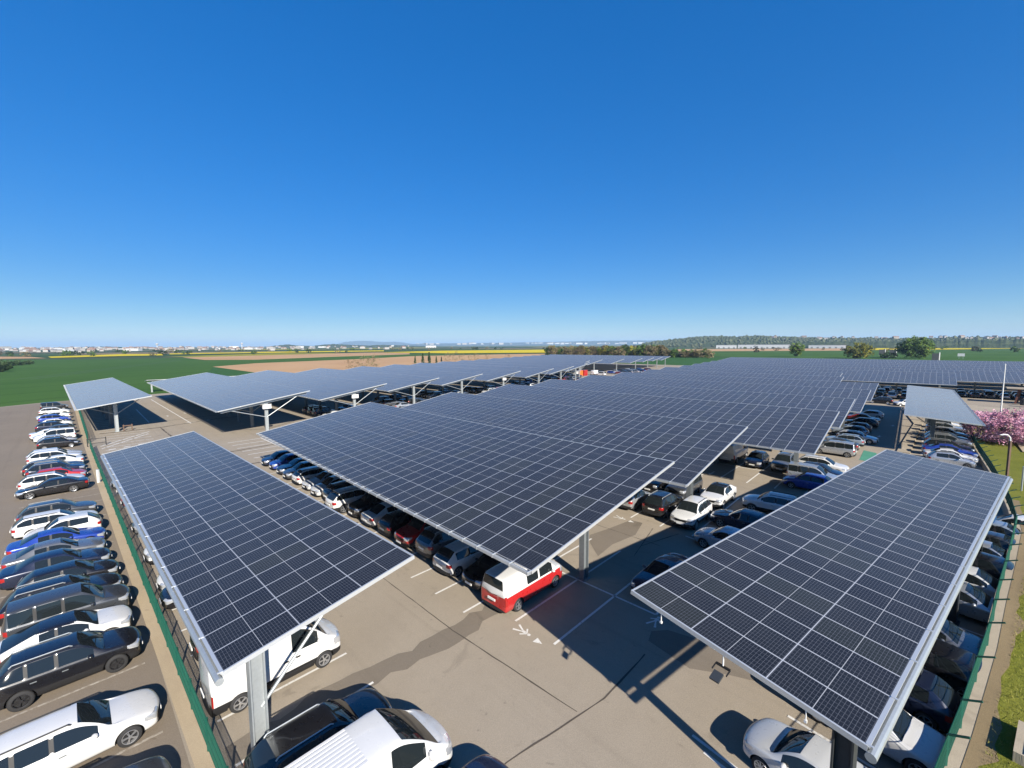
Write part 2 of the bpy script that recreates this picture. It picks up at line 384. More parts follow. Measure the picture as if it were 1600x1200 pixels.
v_far = [50.0, 51.5, 54.5, 56, 56.7, 57, 58, 59, 60, 62, 64, 66, 69, 72, 75, 78]
for k in range(16):
    lab = BL[k] if k < 6 else 'solar canopy in the near block, %s one counted from the red and white van' % ORD[k]
    rows = int(round((v_far[k]-v_near[k])/MY))
    az = -44.3 if k == 0 else -46.0
    rows = 37 if k == 0 else rows
    xy = (0.75, 16.75) if k == 0 else UV(BU[k], v_near[k])
    canopy(lab, xy, az, 6, rows, 4.1 if k == 0 else 4.16, 9.4 if k < 3 else 8.9, 7.0, 'box', 2.5, 7.5, 2 if k < 3 else (1 if k < 9 else 0), (0, 0), group=GB, pmat='steel_dark', near_only=0 if k < 2 else (3 if k < 10 else 1))
EU = [14.4 + 15.1*k for k in range(16)]
ev_near = [71, 73.5, 77.5, 80, 81, 81.5, 85, 90, 99, 109, 112, 109, 107, 108, 110, 112]
ev_far = [142, 141, 141, 143, 147, 151, 156, 161, 166, 172, 178, 184, 190, 196, 200, 204]
EL = ['pale solar canopy at the left end of the far block, over dark empty bays', 'far block solar canopy next to its left end, above two white cars',
      'far block solar canopy above the white car in the open lane']
for k in range(16):
    lab = EL[k] if k < 3 else 'solar canopy in the far block, %s one counted from its left end' % ORD[k]
    rows = int(round((ev_far[k]-ev_near[k])/MY))
    canopy(lab, UV(EU[k], ev_near[k]), -46.0, 6, rows, 4.16, 8.8, None, 'box', .5, 7.5, 1 if k < 9 else 0, (1, 1), inverter=(k in (0, 1, 4)), group=GE, near_only=(4 if k < 4 else 2 if k < 10 else 1), brace_at=.55)
# ------------------------------------------------------------------ cars
CS = .97
SPEC = {
 'hatchback': dict(L=4.05, W=1.76, H=1.49, hood=.80, cx=1.05, cz=.99, r0=1.78, r1=3.30, tx=3.93, tz=.99, b0=.90, b1=.97, xf=.80, xr=3.28, r=.31, gc=.17, wr=.60, bp=(2.28,), noc=.62),
 'suv': dict(L=4.45, W=1.84, H=1.66, hood=.96, cx=1.20, cz=1.13, r0=1.95, r1=3.72, tx=4.30, tz=1.12, b0=1.03, b1=1.10, xf=.87, xr=3.52, r=.36, gc=.22, wr=.63, bp=(2.55, 3.35), rails=1, clad=1),
 'estate': dict(L=4.68, W=1.82, H=1.50, hood=.78, cx=1.32, cz=.99, r0=2.10, r1=3.98, tx=4.55, tz=.98, b0=.90, b1=.96, xf=.90, xr=3.62, r=.335, gc=.17, wr=.61, bp=(2.70, 3.52), rails=1),
 'saloon': dict(L=4.78, W=1.83, H=1.45, hood=.77, cx=1.36, cz=.97, r0=2.15, r1=3.30, tx=4.10, tz=1.03, b0=.89, b1=.97, xf=.90, xr=3.68, r=.34, gc=.16, wr=.59, bp=(2.72,), deck=1.0),
 'coupe suv': dict(L=4.55, W=1.86, H=1.60, hood=.95, cx=1.25, cz=1.10, r0=2.02, r1=3.15, tx=4.32, tz=1.14, b0=1.02, b1=1.13, xf=.88, xr=3.58, r=.37, gc=.21, wr=.62, bp=(2.62,), clad=1),
 'people carrier': dict(L=4.42, W=1.86, H=1.80, hood=.98, cx=1.02, cz=1.17, r0=1.78, r1=4.18, tx=4.34, tz=1.06, b0=1.02, b1=1.06, xf=.86, xr=3.62, r=.33, gc=.18, wr=.70, bp=(2.42, 3.32)),
 'panel van': dict(L=5.0, W=2.05, H=2.26, hood=1.10, cx=.70, cz=1.32, r0=1.72, r1=4.93, tx=4.98, tz=1.25, b0=1.22, b1=1.26, xf=.92, xr=4.02, r=.35, gc=.2, wr=.83, bp=(), van=2.15, vert=1, clad=1),
 'high roof van': dict(L=5.5, W=2.04, H=2.30, hood=1.08, cx=.66, cz=1.30, r0=1.92, r1=5.42, tx=5.48, tz=1.25, b0=1.24, b1=1.26, xf=.95, xr=4.4, r=.36, gc=.2, wr=.82, bp=(), van=2.3, vert=1, clad=1, ribs=1),
 'camper van': dict(L=4.95, W=1.92, H=1.97, hood=1.08, cx=.78, cz=1.22, r0=1.62, r1=4.70, tx=4.90, tz=1.12, b0=1.08, b1=1.08, xf=.90, xr=3.90, r=.345, gc=.18, wr=.73, bp=(2.25, 3.25), vert=1, panelrear=3.42, two=1),
}
def lerp(a, b, t): return a+(b-a)*t
def car_base(sp):
    L, W, H = sp['L'], sp['W'], sp['H']; w = W/2; wr = sp['wr']*w/ .8 if False else sp['wr']
    wr = sp['wr']
    bel = lambda x: lerp(sp['b0'], sp['b1'], max(0, min(1, (x-sp['cx'])/(sp['tx']-sp['cx']))))
    hood, cx, cz, r0, r1, tx, tz, gc = (sp[k] for k in ('hood', 'cx', 'cz', 'r0', 'r1', 'tx', 'tz', 'gc'))
    S = []   # (x, [11 half points], tag)
    def hoodst(x, zb, belt, top, wf):
        d = top-belt; ww = w*wf
        return (x, [(0, zb), (.75*ww, zb), (.94*ww, zb+.07), (ww, zb+.42*(belt-zb)), (.99*ww, belt-.10), (.95*ww, belt-.005), (.90*ww, belt+.35*d), (.82*ww, belt+.62*d), (.70*ww, belt+.82*d), (.40*ww, belt+.97*d), (0, top)])
    def cabin(x, zb, belt, top, wrr, wf=1.0, wp=None):
        ww = w*wf; wl = .93*ww
        return (x, [(0, zb), (.75*ww, zb), (.94*ww, zb+.07), (ww, zb+.42*(belt-zb)), (.99*ww, belt-.12), (.965*ww, belt-.01), (wl, belt+.03), (wrr+.02, top-.10), (wrr-.04, top-.035), (.55*wrr, top-.005), (0, top+.005)])
    S.append(hoodst(0.0, gc+.14, hood-.20, hood-.15, .80))
    S.append(hoodst(.05, gc+.06, hood-.11, hood-.06, .90))
    S.append(hoodst(.24, gc+.02, hood-.03, hood+.03, .965))
    xm = (0.24+cx)/2
    S.append(hoodst(xm, gc, lerp(hood, bel(cx), .55), lerp(hood+.03, cz, .62), .995))
    b = bel(cx)
    S.append((cx, [(0, gc), (.75*w, gc), (.94*w, gc+.07), (w, gc+.42*(b-gc)), (.99*w, b-.12), (.965*w, b-.01), (.925*w, b+.02), (.89*w, lerp(b, cz, .5)), (.84*w, cz-.05), (.48*w, cz-.005), (0, cz+.01)]))
    x5 = lerp(cx, r0, .42); z5 = lerp(cz, H, .50)
    f5 = .5
    S.append(cabin(x5, gc, bel(x5), z5, lerp(.86*w, wr, f5)))
    S.append(cabin(r0, gc, bel(r0), H-.025, wr))
    pill = []
    if sp.get('van'):
        xb = sp['van']; S.append(cabin(xb, gc, bel(xb), H, wr)); S.append(cabin(xb+.12, gc, bel(xb), H, wr)); pill = [xb+.06]
        S.append(cabin((xb+r1)/2, gc, bel(xb), H, wr))
    else:
        for xb in sp['bp']:
            S.append(cabin(xb-.045, gc, bel(xb), H, wr)); S.append(cabin(xb+.045, gc, bel(xb), H-.005, wr)); pill.append(xb)
    zr1 = H-.045 if not sp.get('vert') else H-.02
    S.append(cabin(r1, gc, bel(r1), zr1, wr-.015, .995))
    if not sp.get('vert'):
        xq = lerp(r1, tx, .55); S.append(cabin(xq, gc, bel(xq), lerp(zr1, tz, .46), lerp(wr, .86*w, .42), .985))
    bt = bel(tx)
    if sp.get('deck'):
        S.append(hoodst(tx, gc+.02, bt-.01, tz, .975)); S.append(hoodst(L-.22, gc+.05, bt-.02, tz-.01, .955)); S.append(hoodst(L-.05, gc+.10, bt-.08, tz-.06, .90)); S.append(hoodst(L, gc+.20, bt-.18, tz-.2, .80))
    elif sp.get('vert'):
        S.append(cabin(lerp(r1, tx, .5), gc+.02, bt, H-.10, wr-.04, .985))
        S.append(cabin(tx, gc+.04, bt, H-.55, lerp(wr, .9*w, .35), .965)); S.append(hoodst(L, gc+.16, bt-.12, bt-.02, .94))
    else:
        S.append(hoodst(tx, gc+.03, bt-.03, tz, .96)); S.append(hoodst(L-.04, gc+.07, bt-.12, tz-.10, .91)); S.append(hoodst(L, gc+.18, bt-.25, tz-.24, .82))
    # mesh
    vs = []; fs = []; mi = []
    n = 11
    idx = []
    Lx = L
    for (x, hp) in S:
        row = {}
        for k, (y, z) in enumerate(hp):
            bow = 0
            if x < .5: bow = .20*(y/w)**2*(1-x/.5)
            if x > L-.4: bow = -.12*(y/w)**2*(1-(L-x)/.4)
            vs.append((x+bow, y, z)); row[(k, 1)] = len(vs)-1
            if k in (0, 10): row[(k, -1)] = len(vs)-1
            else: vs.append((x+bow, -y, z)); row[(k, -1)] = len(vs)-1
        idx.append(row)
    xs = [s_[0] for s_ in S]
    def glassy(i, k):
        xa, xb = xs[i], xs[i+1]; xc = (xa+xb)/2
        if k == 6:
            if xa >= x5-1e-4 and xb <= r1+1e-4:
                if any(abs(xc-q) < .07 for q in pill): return 2 if not sp.get('two') and not sp.get('van') else 0
                if sp.get('van') and xc > sp['van']: return 0
                if sp.get('panelrear') and xc > sp['panelrear']: return 0
                return 1
            if not sp.get('vert') and not sp.get('deck') and not sp.get('noc') and abs(xa-r1) < 1e-4 and xb < tx-1e-4: return 1 if sp.get('rails') else 0
            return 0
        if k in (8, 9):
            if xa >= cx-1e-4 and xb <= r0+1e-4: return 1
            if sp.get('van'): return 0
            if sp.get('vert'):
                return 1 if (xa > r1+1e-4 and xb <= tx+1e-4) else 0
            if xa >= r1-1e-4 and xb <= tx+1e-4: return 1
        return 0
    for i in range(len(S)-1):
        for k in range(n-1):
            m_ = glassy(i, k)
            if k <= 1: m_ = 2
            if k == 2 and sp.get('clad'): m_ = 2
            for sgn in (1, -1):
                q = (idx[i][(k, sgn)], idx[i+1][(k, sgn)], idx[i+1][(k+1, sgn)], idx[i][(k+1, sgn)])
                fs.append(q if sgn > 0 else q[::-1]); mi.append(m_)
    for i in (0, len(S)-1):
        for k in range(n-1):
            q = [idx[i][(k, 1)], idx[i][(k+1, 1)], idx[i][(k+1, -1)], idx[i][(k, -1)]]
            q2 = []
            for a in q:
                if a not in q2: q2.append(a)
            fs.append(tuple(q2) if i == 0 else tuple(q2[::-1])); mi.append(2 if k <= 1 else 0)
    me = bpy.data.meshes.new('car_cage'); me.from_pydata(vs, [], fs); me.polygons.foreach_set('material_index', mi)
    for m_ in (MT['white'], MT['glass'], MT['black']): me.materials.append(m_)
    bm = bmesh.new(); bm.from_mesh(me); bmesh.ops.recalc_face_normals(bm, faces=bm.faces)
    cl = bm.edges.layers.float.get('crease_edge') or bm.edges.layers.float.new('crease_edge')
    for e in bm.edges:
        if len(e.link_faces) == 2 and (e.link_faces[0].material_index == 1) != (e.link_faces[1].material_index == 1): e[cl] = .8
    vl = bm.verts.layers.float.get('crease_vert') or bm.verts.layers.float.new('crease_vert')
    for v in bm.verts:
        k_ = sum(1 for e in v.link_edges if e[cl] > .5)
        g_ = sum(1 for f in v.link_faces if f.material_index == 1)
        if k_ >= 3 or (k_ == 2 and g_ == 1): v[vl] = .75
    bm.to_mesh(me); bm.free()
    o = bpy.data.objects.new('car_cage', me); COL.objects.link(o)
    ss = o.modifiers.new('s', 'SUBSURF'); ss.levels = 3; ss.render_levels = 3
    dg = bpy.context.evaluated_depsgraph_get()
    me2 = bpy.data.meshes.new_from_object(o.evaluated_get(dg))
    co = [v.co.copy() for v in me2.vertices]
    mn = [min(c[i] for c in co) for i in range(3)]; mxx = [max(c[i] for c in co) for i in range(3)]
    for v in me2.vertices:
        v.co.x = (v.co.x-mn[0])/(mxx[0]-mn[0])*L; v.co.y = v.co.y/mxx[1]*w; v.co.z = gc+(v.co.z-mn[2])/(mxx[2]-mn[2])*(H-gc)
    o2 = bpy.data.objects.new('car_fine', me2); COL.objects.link(o2)
    c = MB()
    for x in (sp['xf'], sp['xr']):
        for s_ in (1, -1):
            ya, yb = s_*(w-.30), s_*(w+.3)
            c.lathe([(0.001, ya), (sp['r']*1.17, ya), (sp['r']*1.17, yb), (0.001, yb)], 28, 2, 'Y', (x, 0, sp['r']))
    cme = c.mesh('arch_cutter', [MT['white'], MT['glass'], MT['black']])
    bm = bmesh.new(); bm.from_mesh(cme); bmesh.ops.remove_doubles(bm, verts=bm.verts, dist=.002); bmesh.ops.recalc_face_normals(bm, faces=bm.faces); bm.to_mesh(cme); bm.free()
    oc = bpy.data.objects.new('arch_cutter', cme); COL.objects.link(oc)
    bo = o2.modifiers.new('b', 'BOOLEAN'); bo.operation = 'DIFFERENCE'; bo.object = oc; bo.solver = 'EXACT'
    dg = bpy.context.evaluated_depsgraph_get()
    me3 = bpy.data.meshes.new_from_object(o2.evaluated_get(dg))
    for q in (o, o2, oc): bpy.data.objects.remove(q)
    return me3
def car_kit(kind):
    sp = SPEC[kind]; me = car_base(sp); L, W, H = sp['L'], sp['W'], sp['H']; hood = sp['hood']
    bt = sp['b1']
    cls = {}
    for p in me.polygons:
        c = p.center; x, y, z = c; ay = abs(y); nx = p.normal.x; m_ = p.material_index; key = 'body'; mm = 0
        if m_ == 1:
            if x < sp['r0']+.02 and (ay < .45*W*.82 and p.normal.x < -.15): key = 'windscreen'
            elif x > sp['r1']-.05 and p.normal.x > .2: key = 'rear_window'
            else: key = 'side_window_l' if y > 0 else 'side_window_r'
        elif m_ == 2: key = 'body'; mm = 1
        else:
            van = sp.get('vert')
            hl0, hl1 = (hood-.30, hood-.05) if not van else (hood-.40, hood-.02)
            if x < .5 and hl0+.30*(x) < z < hl1+.02 and ay > .27*W and nx < -.10: key = 'headlight_l' if y > 0 else 'headlight_r'
            elif x < .2 and ay < .24*W and hood-.34 < z < hood-.16 and nx < -.5: key = 'grille'
            elif x < .3 and ay < .34*W and sp['gc']+.10 < z < sp['gc']+.27 and nx < -.4: key = 'grille'
            elif x > L-.30 and nx > .12 and ((bt-.27 < z < bt-.07 and ay > .33*W and not van) or (van and .62 < z < 1.12 and ay > .44*W)): key = 'tail_light_l' if y > 0 else 'tail_light_r'
            elif sp.get('two') and z > bt-.02: key = 'upper_body'
            elif x > L-.3 and z < sp['gc']+.30 and nx > .3 and not sp.get('two'): mm = 1
            elif z > H-.12 and p.normal.z > .6 and sp['r0']-.05 < x < sp['r1']+.1: mm = 2
        cls.setdefault(key, []).append((p, mm))
    def sub(keys, name, mats, matsel):
        vmap = {}; vs = []; fs = []; mi = []
        for k in keys:
            for p, mm in cls.get(k, []):
                f = []
                for vi in p.vertices:
                    if vi not in vmap:
                        vmap[vi] = len(vs); q = me.vertices[vi].co; vs.append(((L/2-q.x)*CS, -q.y*CS, q.z*CS))
                    f.append(vmap[vi])
                fs.append(f); mi.append(matsel(k, mm))
        if not fs: return None
        m2 = bpy.data.meshes.new(name); m2.from_pydata(vs, [], fs)
        for q in mats: m2.materials.append(q)
        m2.polygons.foreach_set('material_index', mi); m2.polygons.foreach_set('use_smooth', [True]*len(fs)); m2.update()
        try: m2.set_sharp_from_angle(angle=R(42))
        except Exception: pass
        return m2
    K = dict(sp=sp)
    K['full'] = []
    for keys, name, mat in ((['windscreen'], 'windscreen', 'glass'), (['rear_window'], 'rear_window', 'glass'), (['side_window_l'], 'side_window', 'glass'), (['side_window_r'], 'side_window', 'glass'),
                            (['headlight_l'], 'headlight', 'headlight'), (['headlight_r'], 'headlight', 'headlight'), (['tail_light_l'], 'tail_light', 'tail'), (['tail_light_r'], 'tail_light', 'tail'), (['grille'], 'grille', 'black')):
        m2 = sub(keys, name, [MT[mat]], lambda k, mm: 0)
        if m2: K['full'].append((name, m2))
    K['body'] = sub(['body'], 'body', [PAINTS['white'], MT['black'], PAINTS['white']], lambda k, mm: mm)
    K['upper'] = sub(['upper_body'], 'upper_body', [PAINTS['white']], lambda k, mm: 0)
    K['lite_body'] = sub(['body', 'headlight_l', 'headlight_r', 'tail_light_l', 'tail_light_r', 'grille'], 'body', [PAINTS['white'], MT['black'], PAINTS['white'], MT['headlight'], MT['tail']], lambda k, mm: 3 if 'head' in k else 4 if 'tail' in k else 1 if k == 'grille' else mm)
    K['lite_glass'] = sub(['windscreen', 'rear_window', 'side_window_l', 'side_window_r'], 'windows', [MT['glass']], lambda k, mm: 0)
    r = sp['r']*CS; tw = .21
    t = MB().lathe([(r*.66, tw/2), (r*.90, tw/2), (r*.985, tw*.36), (r, tw*.2), (r, -tw*.2), (r*.985, -tw*.36), (r*.9, -tw/2), (r*.66, -tw/2)], 28)
    K['tyre'] = t.mesh('wheel', [MT['rubber']], True)
    def rim(mat, spokes=5, steel=False):
        m_ = MB()
        m_.lathe([(r*.68, tw*.48), (r*.66, tw*.53), (r*.60, tw*.50), (r*.58, tw*.10)], 28)
        m_.lathe([(r*.60, tw*.12), (.001, tw*.12)], 24, 1)
        for i in range(spokes):
            a = 2*math.pi*i/spokes
            for da in (-.13, .13) if spokes == 5 else (0,):
                m_.bar((r*.12*math.cos(a+da), tw*.42, r*.12*math.sin(a+da)), (r*.62*math.cos(a+da*.8), tw*.44, r*.62*math.sin(a+da*.8)), r*.075 if spokes == 5 else r*.10, tw*.13, 0, up=(0, 1, 0))
        m_.lathe([(r*.17, tw*.40), (r*.16, tw*.50), (.001, tw*.51)], 14)
        return m_.mesh('rim', [mat, MT['black']])
    K['rim'] = rim(MT['rim']); K['rim2'] = rim(MT['rim_dark']); K['rim3'] = rim(MT['rim'], 9)
    hub = MB().lathe([(r*.70, tw*.47), (r*.66, tw*.5), (r*.3, tw*.44), (.001, tw*.46)], 18)
    K['lite_wheel'] = MB().lathe([(r*.66, tw/2), (r*.9, tw/2), (r, tw*.2), (r, -tw*.2), (r*.9, -tw/2)], 18).lathe([(r*.66, tw*.5), (r*.5, tw*.42), (.001, tw*.44)], 18, 1).mesh('wheel', [MT['rubber'], MT['rim']], True)
    mb = MB().ball((0, 0, 0), (.085, .12, .075), 10, 7, 0).box((0, -.10, -.02), (.06, .10, .03), 1)
    K['mirror'] = mb.mesh('mirror', [PAINTS['white'], MT['black']], True)
    K['plate'] = MB().box((0, 0, 0), (.03, .52, .11)).mesh('number_plate', [MT['plate']])
    return K
KITS = {}
HANDLE = MB().box((0, 0, 0), (.17, .035, .032)).mesh('door_handle', [MT['steel_dark']])
CARS = []
def car(kind, col, x, y, az, label=None, group=None, lite=False, rim='rim', roofcol=None, z=0.0):
    """az: compass direction of the nose, clockwise from +Y"""
    if kind not in KITS: KITS[kind] = car_kit(kind)
    K = KITS[kind]; sp = K['sp']; pm = PAINTS[col]
    name = 'parked_van' if 'van' in kind else 'parked_car'
    root = thing(name, label, 'van' if 'van' in kind else 'car', (x, y, z), R(90-az), group)
    CARS.append(root)
    q_ = random.Random(len(CARS)*7+3)
    if 'van' not in kind: root.scale = (q_.uniform(.955, 1.03), 1, q_.uniform(.96, 1.05))
    def slot(o, i, m_): o.material_slots[i].link = 'OBJECT'; o.material_slots[i].material = m_
    L, W, H = sp['L']*CS, sp['W']*CS, sp['H']*CS
    if lite:
        o = link('body', K['lite_body'], root); slot(o, 0, pm); slot(o, 2, pm); link('windows', K['lite_glass'], root)
    else:
        o = link('body', K['body'], root); slot(o, 0, PAINTS['red'] if sp.get('two') else pm); slot(o, 2, PAINTS[roofcol] if roofcol else pm)
        if K['upper']: link('upper_body', K['upper'], root)
        for nm, m_ in K['full']: link(nm, m_, root)
    for xx in (sp['xf'], sp['xr']):
        for s_ in (1, -1):
            o = link('wheel', K['lite_wheel'] if lite else K['tyre'], root, (L/2-xx*CS, s_*(W/2-.125), sp['r']*CS), (0, 0, 0 if s_ > 0 else math.pi))
            if not lite: link('rim', K[rim], o)
    if lite: return root
    mz = lerp(sp['b0'], sp['b1'], .1)*CS+.07
    for s_ in (1, -1):
        o = link('mirror', K['mirror'], root, (L/2-(sp['cx']+.42)*CS, s_*(W/2+.05), mz), (0, 0, 0 if s_ > 0 else math.pi)); slot(o, 0, pm)
        if sp.get('van'): o.scale = (1, 1, 2.0)
    link('number_plate', K['plate'], root, (L/2+.005, 0, (sp['gc']+.30)*CS))
    link('number_plate', K['plate'], root, (-L/2-.005, 0, (sp['b1']-.32)*CS if not sp.get('vert') else .78*CS))
    if 'van' not in kind:
        bz = lerp(sp['b0'], sp['b1'], .5)*CS-.15
        for s_ in (1, -1):
            for xx in ([sp['bp'][0]-.22] + ([sp['bp'][1]-.18] if len(sp['bp']) > 1 else [])):
                link('door_handle', HANDLE, root, (L/2-xx*CS, s_*(W/2-.012), bz))
    if sp.get('rails'):
        for s_ in (1, -1):
            y = s_*(sp['wr']-.06)*CS; m_ = MB(); xa, xb = L/2-(sp['r0']+.22)*CS, L/2-(sp['r1']-.05)*CS
            m_.tube((xa, y, H-.01), (xb, y, H-.01), .022, 6); m_.tube((xa, y, H-.01), (xa+.08, y, H-.06), .022, 6); m_.tube((xb, y, H-.01), (xb-.08, y, H-.08), .022, 6)
            m_.build('roof_rail', MT['steel'] if col in ('black', 'grey', 'dark grey', 'navy') else MT['black'], root)
    if sp.get('ribs'):
        m_ = MB()
        for i in range(11):
            y = (i-5)/5*(sp['wr']-.12)*CS
            m_.bar((L/2-(sp['r0']+1.0)*CS, y, H-.004-.03*(y/.8)**2), (-L/2+.45, y, H-.004-.03*(y/.8)**2), .075, .022)
        m_.build('roof_ribs', PAINTS['white'], root)
    if sp.get('van'):
        for s_ in (1, -1):
            MB().box((-.1, s_*(W/2+.0), .52), (L*.46, .03, .10)).build('side_moulding', MT['black'], root)
            for dx_ in (-.25, .2): MB().box((L/2-(sp['van']-dx_)*CS, s_*(W/2-.005), 1.05), (.16, .05, .05)).build('door_handle', MT['black'], root)
    return root
# ------------------------------------------------------------------ ground, fields, lot
def sheet(name, pts, mat, z, label=None, sub=0):
    m_ = MB(); m_.poly(pts, z); return struct(name, m_, mat, label)
def field_mat(name, lo, hi, row_az=None, row=3.0, amt=.3, big=.012):
    b = NB(name); p = b.geo(); x, y, z = b.xyz(p)
    n = b.noise(p, big, 5, .6, .8); n2 = b.noise(p, .35, 4, .65); n3 = b.noise(p, 3.0, 3, .7)
    c = b.mix(b.smooth(n, .3, .7), lo, hi)
    c = b.mix(b.m('MULTIPLY', n2, amt), c, tuple(v*.55 for v in lo)); c = b.mix(b.m('MULTIPLY', n3, .25), c, tuple(min(1, v*1.35) for v in hi))
    if row_az is not None:
        a = R(row_az); t = b.m('ADD', b.m('MULTIPLY', x, math.cos(a)), b.m('MULTIPLY', y, -math.sin(a)))
        f = b.m('ABSOLUTE', b.m('SUBTRACT', b.m('FRACT', b.m('DIVIDE', t, row)), .5))
        c = b.mix(b.m('MULTIPLY', b.smooth(f, .40, .5), .35), c, tuple(v*.5 for v in lo))
    b.set(Base_Color=c, Roughness=.95, Specular_IOR_Level=.1); return b.mat
def far_land():
    b = NB('patchwork_farmland'); p = b.geo()
    vo = b.voro(p, .0032); cr, cg, cb = b.xyz(vo.outputs['Color'])
    n = b.noise(p, .02, 5, .6)
    c = b.ramp(cr, [(0, (.028, .062, .022)), (.34, (.040, .085, .026)), (.42, (.050, .060, .030)), (.62, (.055, .075, .035)), (.70, (.20, .15, .09)), (.86, (.035, .08, .025)), (.93, (.30, .27, .03))])
    c = b.mix(b.m('MULTIPLY', b.smooth(n, .45, .7), .6), c, (.022, .035, .018))
    x, y, z = b.xyz(p); d = b.m('SQRT', b.m('ADD', b.m('MULTIPLY', x, x), b.m('MULTIPLY', y, y)))
    c = b.mix(b.smooth(d, 420, 620), (.032, .090, .024), c)
    b.set(Base_Color=c, Roughness=.95, Specular_IOR_Level=.1); return b.mat
gm = MB()
rings = [0, 60, 200, 600, 1500, 4000, 9000, 22000]; seg = 48
vs = [(0, 0, -.06)]
for r_ in rings[1:]:
    for i in range(seg): vs.append((r_*math.cos(2*math.pi*i/seg), r_*math.sin(2*math.pi*i/seg), -.06))
fs = [(0, 1+i, 1+(i+1) % seg) for i in range(seg)]
for k in range(len(rings)-2):
    a = 1+k*seg; fs += [(a+i, a+seg+i, a+seg+(i+1) % seg, a+(i+1) % seg) for i in range(seg)]
gm.add(vs, fs); struct('ground', gm, far_land())
MT['crop'] = field_mat('young_wheat', (.036, .090, .016), (.058, .122, .024), 15, 24, .5)
MT['plough'] = field_mat('bare_ploughed_field', (.37, .225, .118), (.43, .275, .15), 50, 9, .2)
MT['rape'] = field_mat('flowering_rapeseed', (.46, .36, .010), (.54, .43, .016), None, 3, .2)
MT['lawn'] = field_mat('mown_lawn', (.135, .135, .018), (.185, .175, .025), None, 3, .5, .08)
sheet('green_field', [(-700, -60), (-640, 430), (-420, 480), (-330, 560), (-300, 420), (-195, 282), (-110, 150), (-70, 60), (-200, -60)], MT['crop'], -.03)
sheet('green_field', [(-300, 421), (-251.7, 424), (-217, 523), (-155.4, 657), (-60, 700), (-121, 548), (-153, 431.3), (-199.6, 337), (-195.5, 282)], MT['crop'], -.02)
sheet('ploughed_field', [(-195.3, 281.7), (-199.6, 337.1), (-153.0, 431.3), (-121.3, 547.6), (0.2, 634.2), (70, 660), (150, 480), (17.8, 193.6), (-60, 150)], MT['plough'], -.01)
sheet('ploughed_field', [(-400.3, 525.8), (-364.0, 615.9), (-289.7, 817.8), (-205.1, 868.8), (-155.4, 658.1), (-217.0, 524.4), (-251.7, 425.4), (-300.0, 422.5)], MT['plough'], 0.0)
sheet('rapeseed_field', [(-635.8, 593.3), (-695.4, 771.7), (-616.6, 765.8), (-519.1, 644.5), (-552.7, 613.1), (-556.9, 523.1)], MT['rape'], .3)
sheet('rapeseed_field', [(-647.0, 818.7), (-572.4, 969.2), (-497.2, 841.7), (-569.1, 720.0)], MT['rape'], .3)
sheet('rapeseed_field', [(-585.1, 990.7), (-355.6, 1205.1), (-296.0, 1002.8), (-488.1, 826.2)], MT['rape'], .3)
sheet('rapeseed_field', [(-248.4, 821.1), (-170.2, 1049.8), (106.4, 1195.9), (78.1, 720.4), (-105.0, 702.2)], MT['rape'], .5)
sheet('ploughed_field', [(452.8, 1201.0), (696.4, 1178.1), (962.4, 1206.2), (648.6, 812.4), (481.5, 814.2), (308.3, 817.5)], MT['plough'], .05)
sheet('rapeseed_field', [(1480, 1790), (2412.2, 2041.7), (2700, 2150), (1330, 1050), (900, 880), (690, 835)], MT['rape'], .5)
sheet('green_field', [(215, 330), (240, 815), (660, 800), (860, 880), (1250, 1040), (700, 420), (330, 250)], MT['crop'], .02)
sheet('ploughed_field', [(-730, 500), (-790, 640), (-655, 590), (-560, 521), (-600, 480)], MT['plough'], .02)

for k_ in (0, 1):
    t_ = MB()
    for (a_, b_) in (((-205+6*k_*1.0, 178), (-330+6*k_, 425)),):
        A_, B_ = Vector((*a_, 0)), Vector((*b_, 0)); d_ = (B_-A_).normalized(); s_ = Vector((-d_.y, d_.x, 0))*.6
        t_.add([(*(A_+s_).xy, -.022), (*(A_-s_).xy, -.022), (*(B_-s_).xy, -.022), (*(B_+s_).xy, -.022)], [(0, 1, 2, 3)])
    struct('tractor_track', t_, simple('crushed_crop', (.022, .055, .016), .95))
# the car park
sheet('car_park', [UV(-14, -30), UV(-14, 146), UV(-4, 152), UV(20, 156), UV(60, 168), UV(150, 205), UV(270, 235), UV(270, -60), UV(60, -45), UV(20, -22)], MT['asphalt'], 0.0)
sheet('car_park', [UV(-60, -30), UV(-60, 138), UV(-10.5, 147), UV(-2.5, 151.5), UV(1.9, 151.5), UV(1.9, -30)], MT['asphalt_left'], .004)
sheet('verge', [UV(2.1, 8), UV(2.66, 8), UV(2.42, 30), UV(1.72, 80), UV(1.45, 152), UV(.75, 152), UV(1.1, 80), UV(1.8, 30)], MT['sand'], .03)
def ribbon(pts, wd, z, seed=1, jit=.12):
    rr = random.Random(seed); m_ = MB(); L = []; Rr = []
    P = [Vector((*UV(*p), 0)) for p in pts]; Q = []
    for a, b in zip(P[:-1], P[1:]):
        n = max(2, int((b-a).length/.5))
        for i in range(n): Q.append(a.lerp(b, i/n))
    Q.append(P[-1])
    for i, q in enumerate(Q):
        d = (Q[min(i+1, len(Q)-1)]-Q[max(i-1, 0)]).normalized(); s_ = Vector((-d.y, d.x, 0)); ww = wd/2
        L.append(q+s_*(ww+rr.uniform(-jit, jit)*wd)); Rr.append(q-s_*(ww+rr.uniform(-jit, jit)*wd))
    n = len(Q); m_.add([(p.x, p.y, z) for p in L+Rr], [(i, n+i, n+i+1, i+1) for i in range(n-1)]); return m_
struct('road_patch', ribbon([(2.8, 15.6), (7.2, 15.5), (9.6, 15.0), (12, 15.0), (14.2, 15.0), (19, 15.0)], .95, .008, 3, .22), MT['patch'])
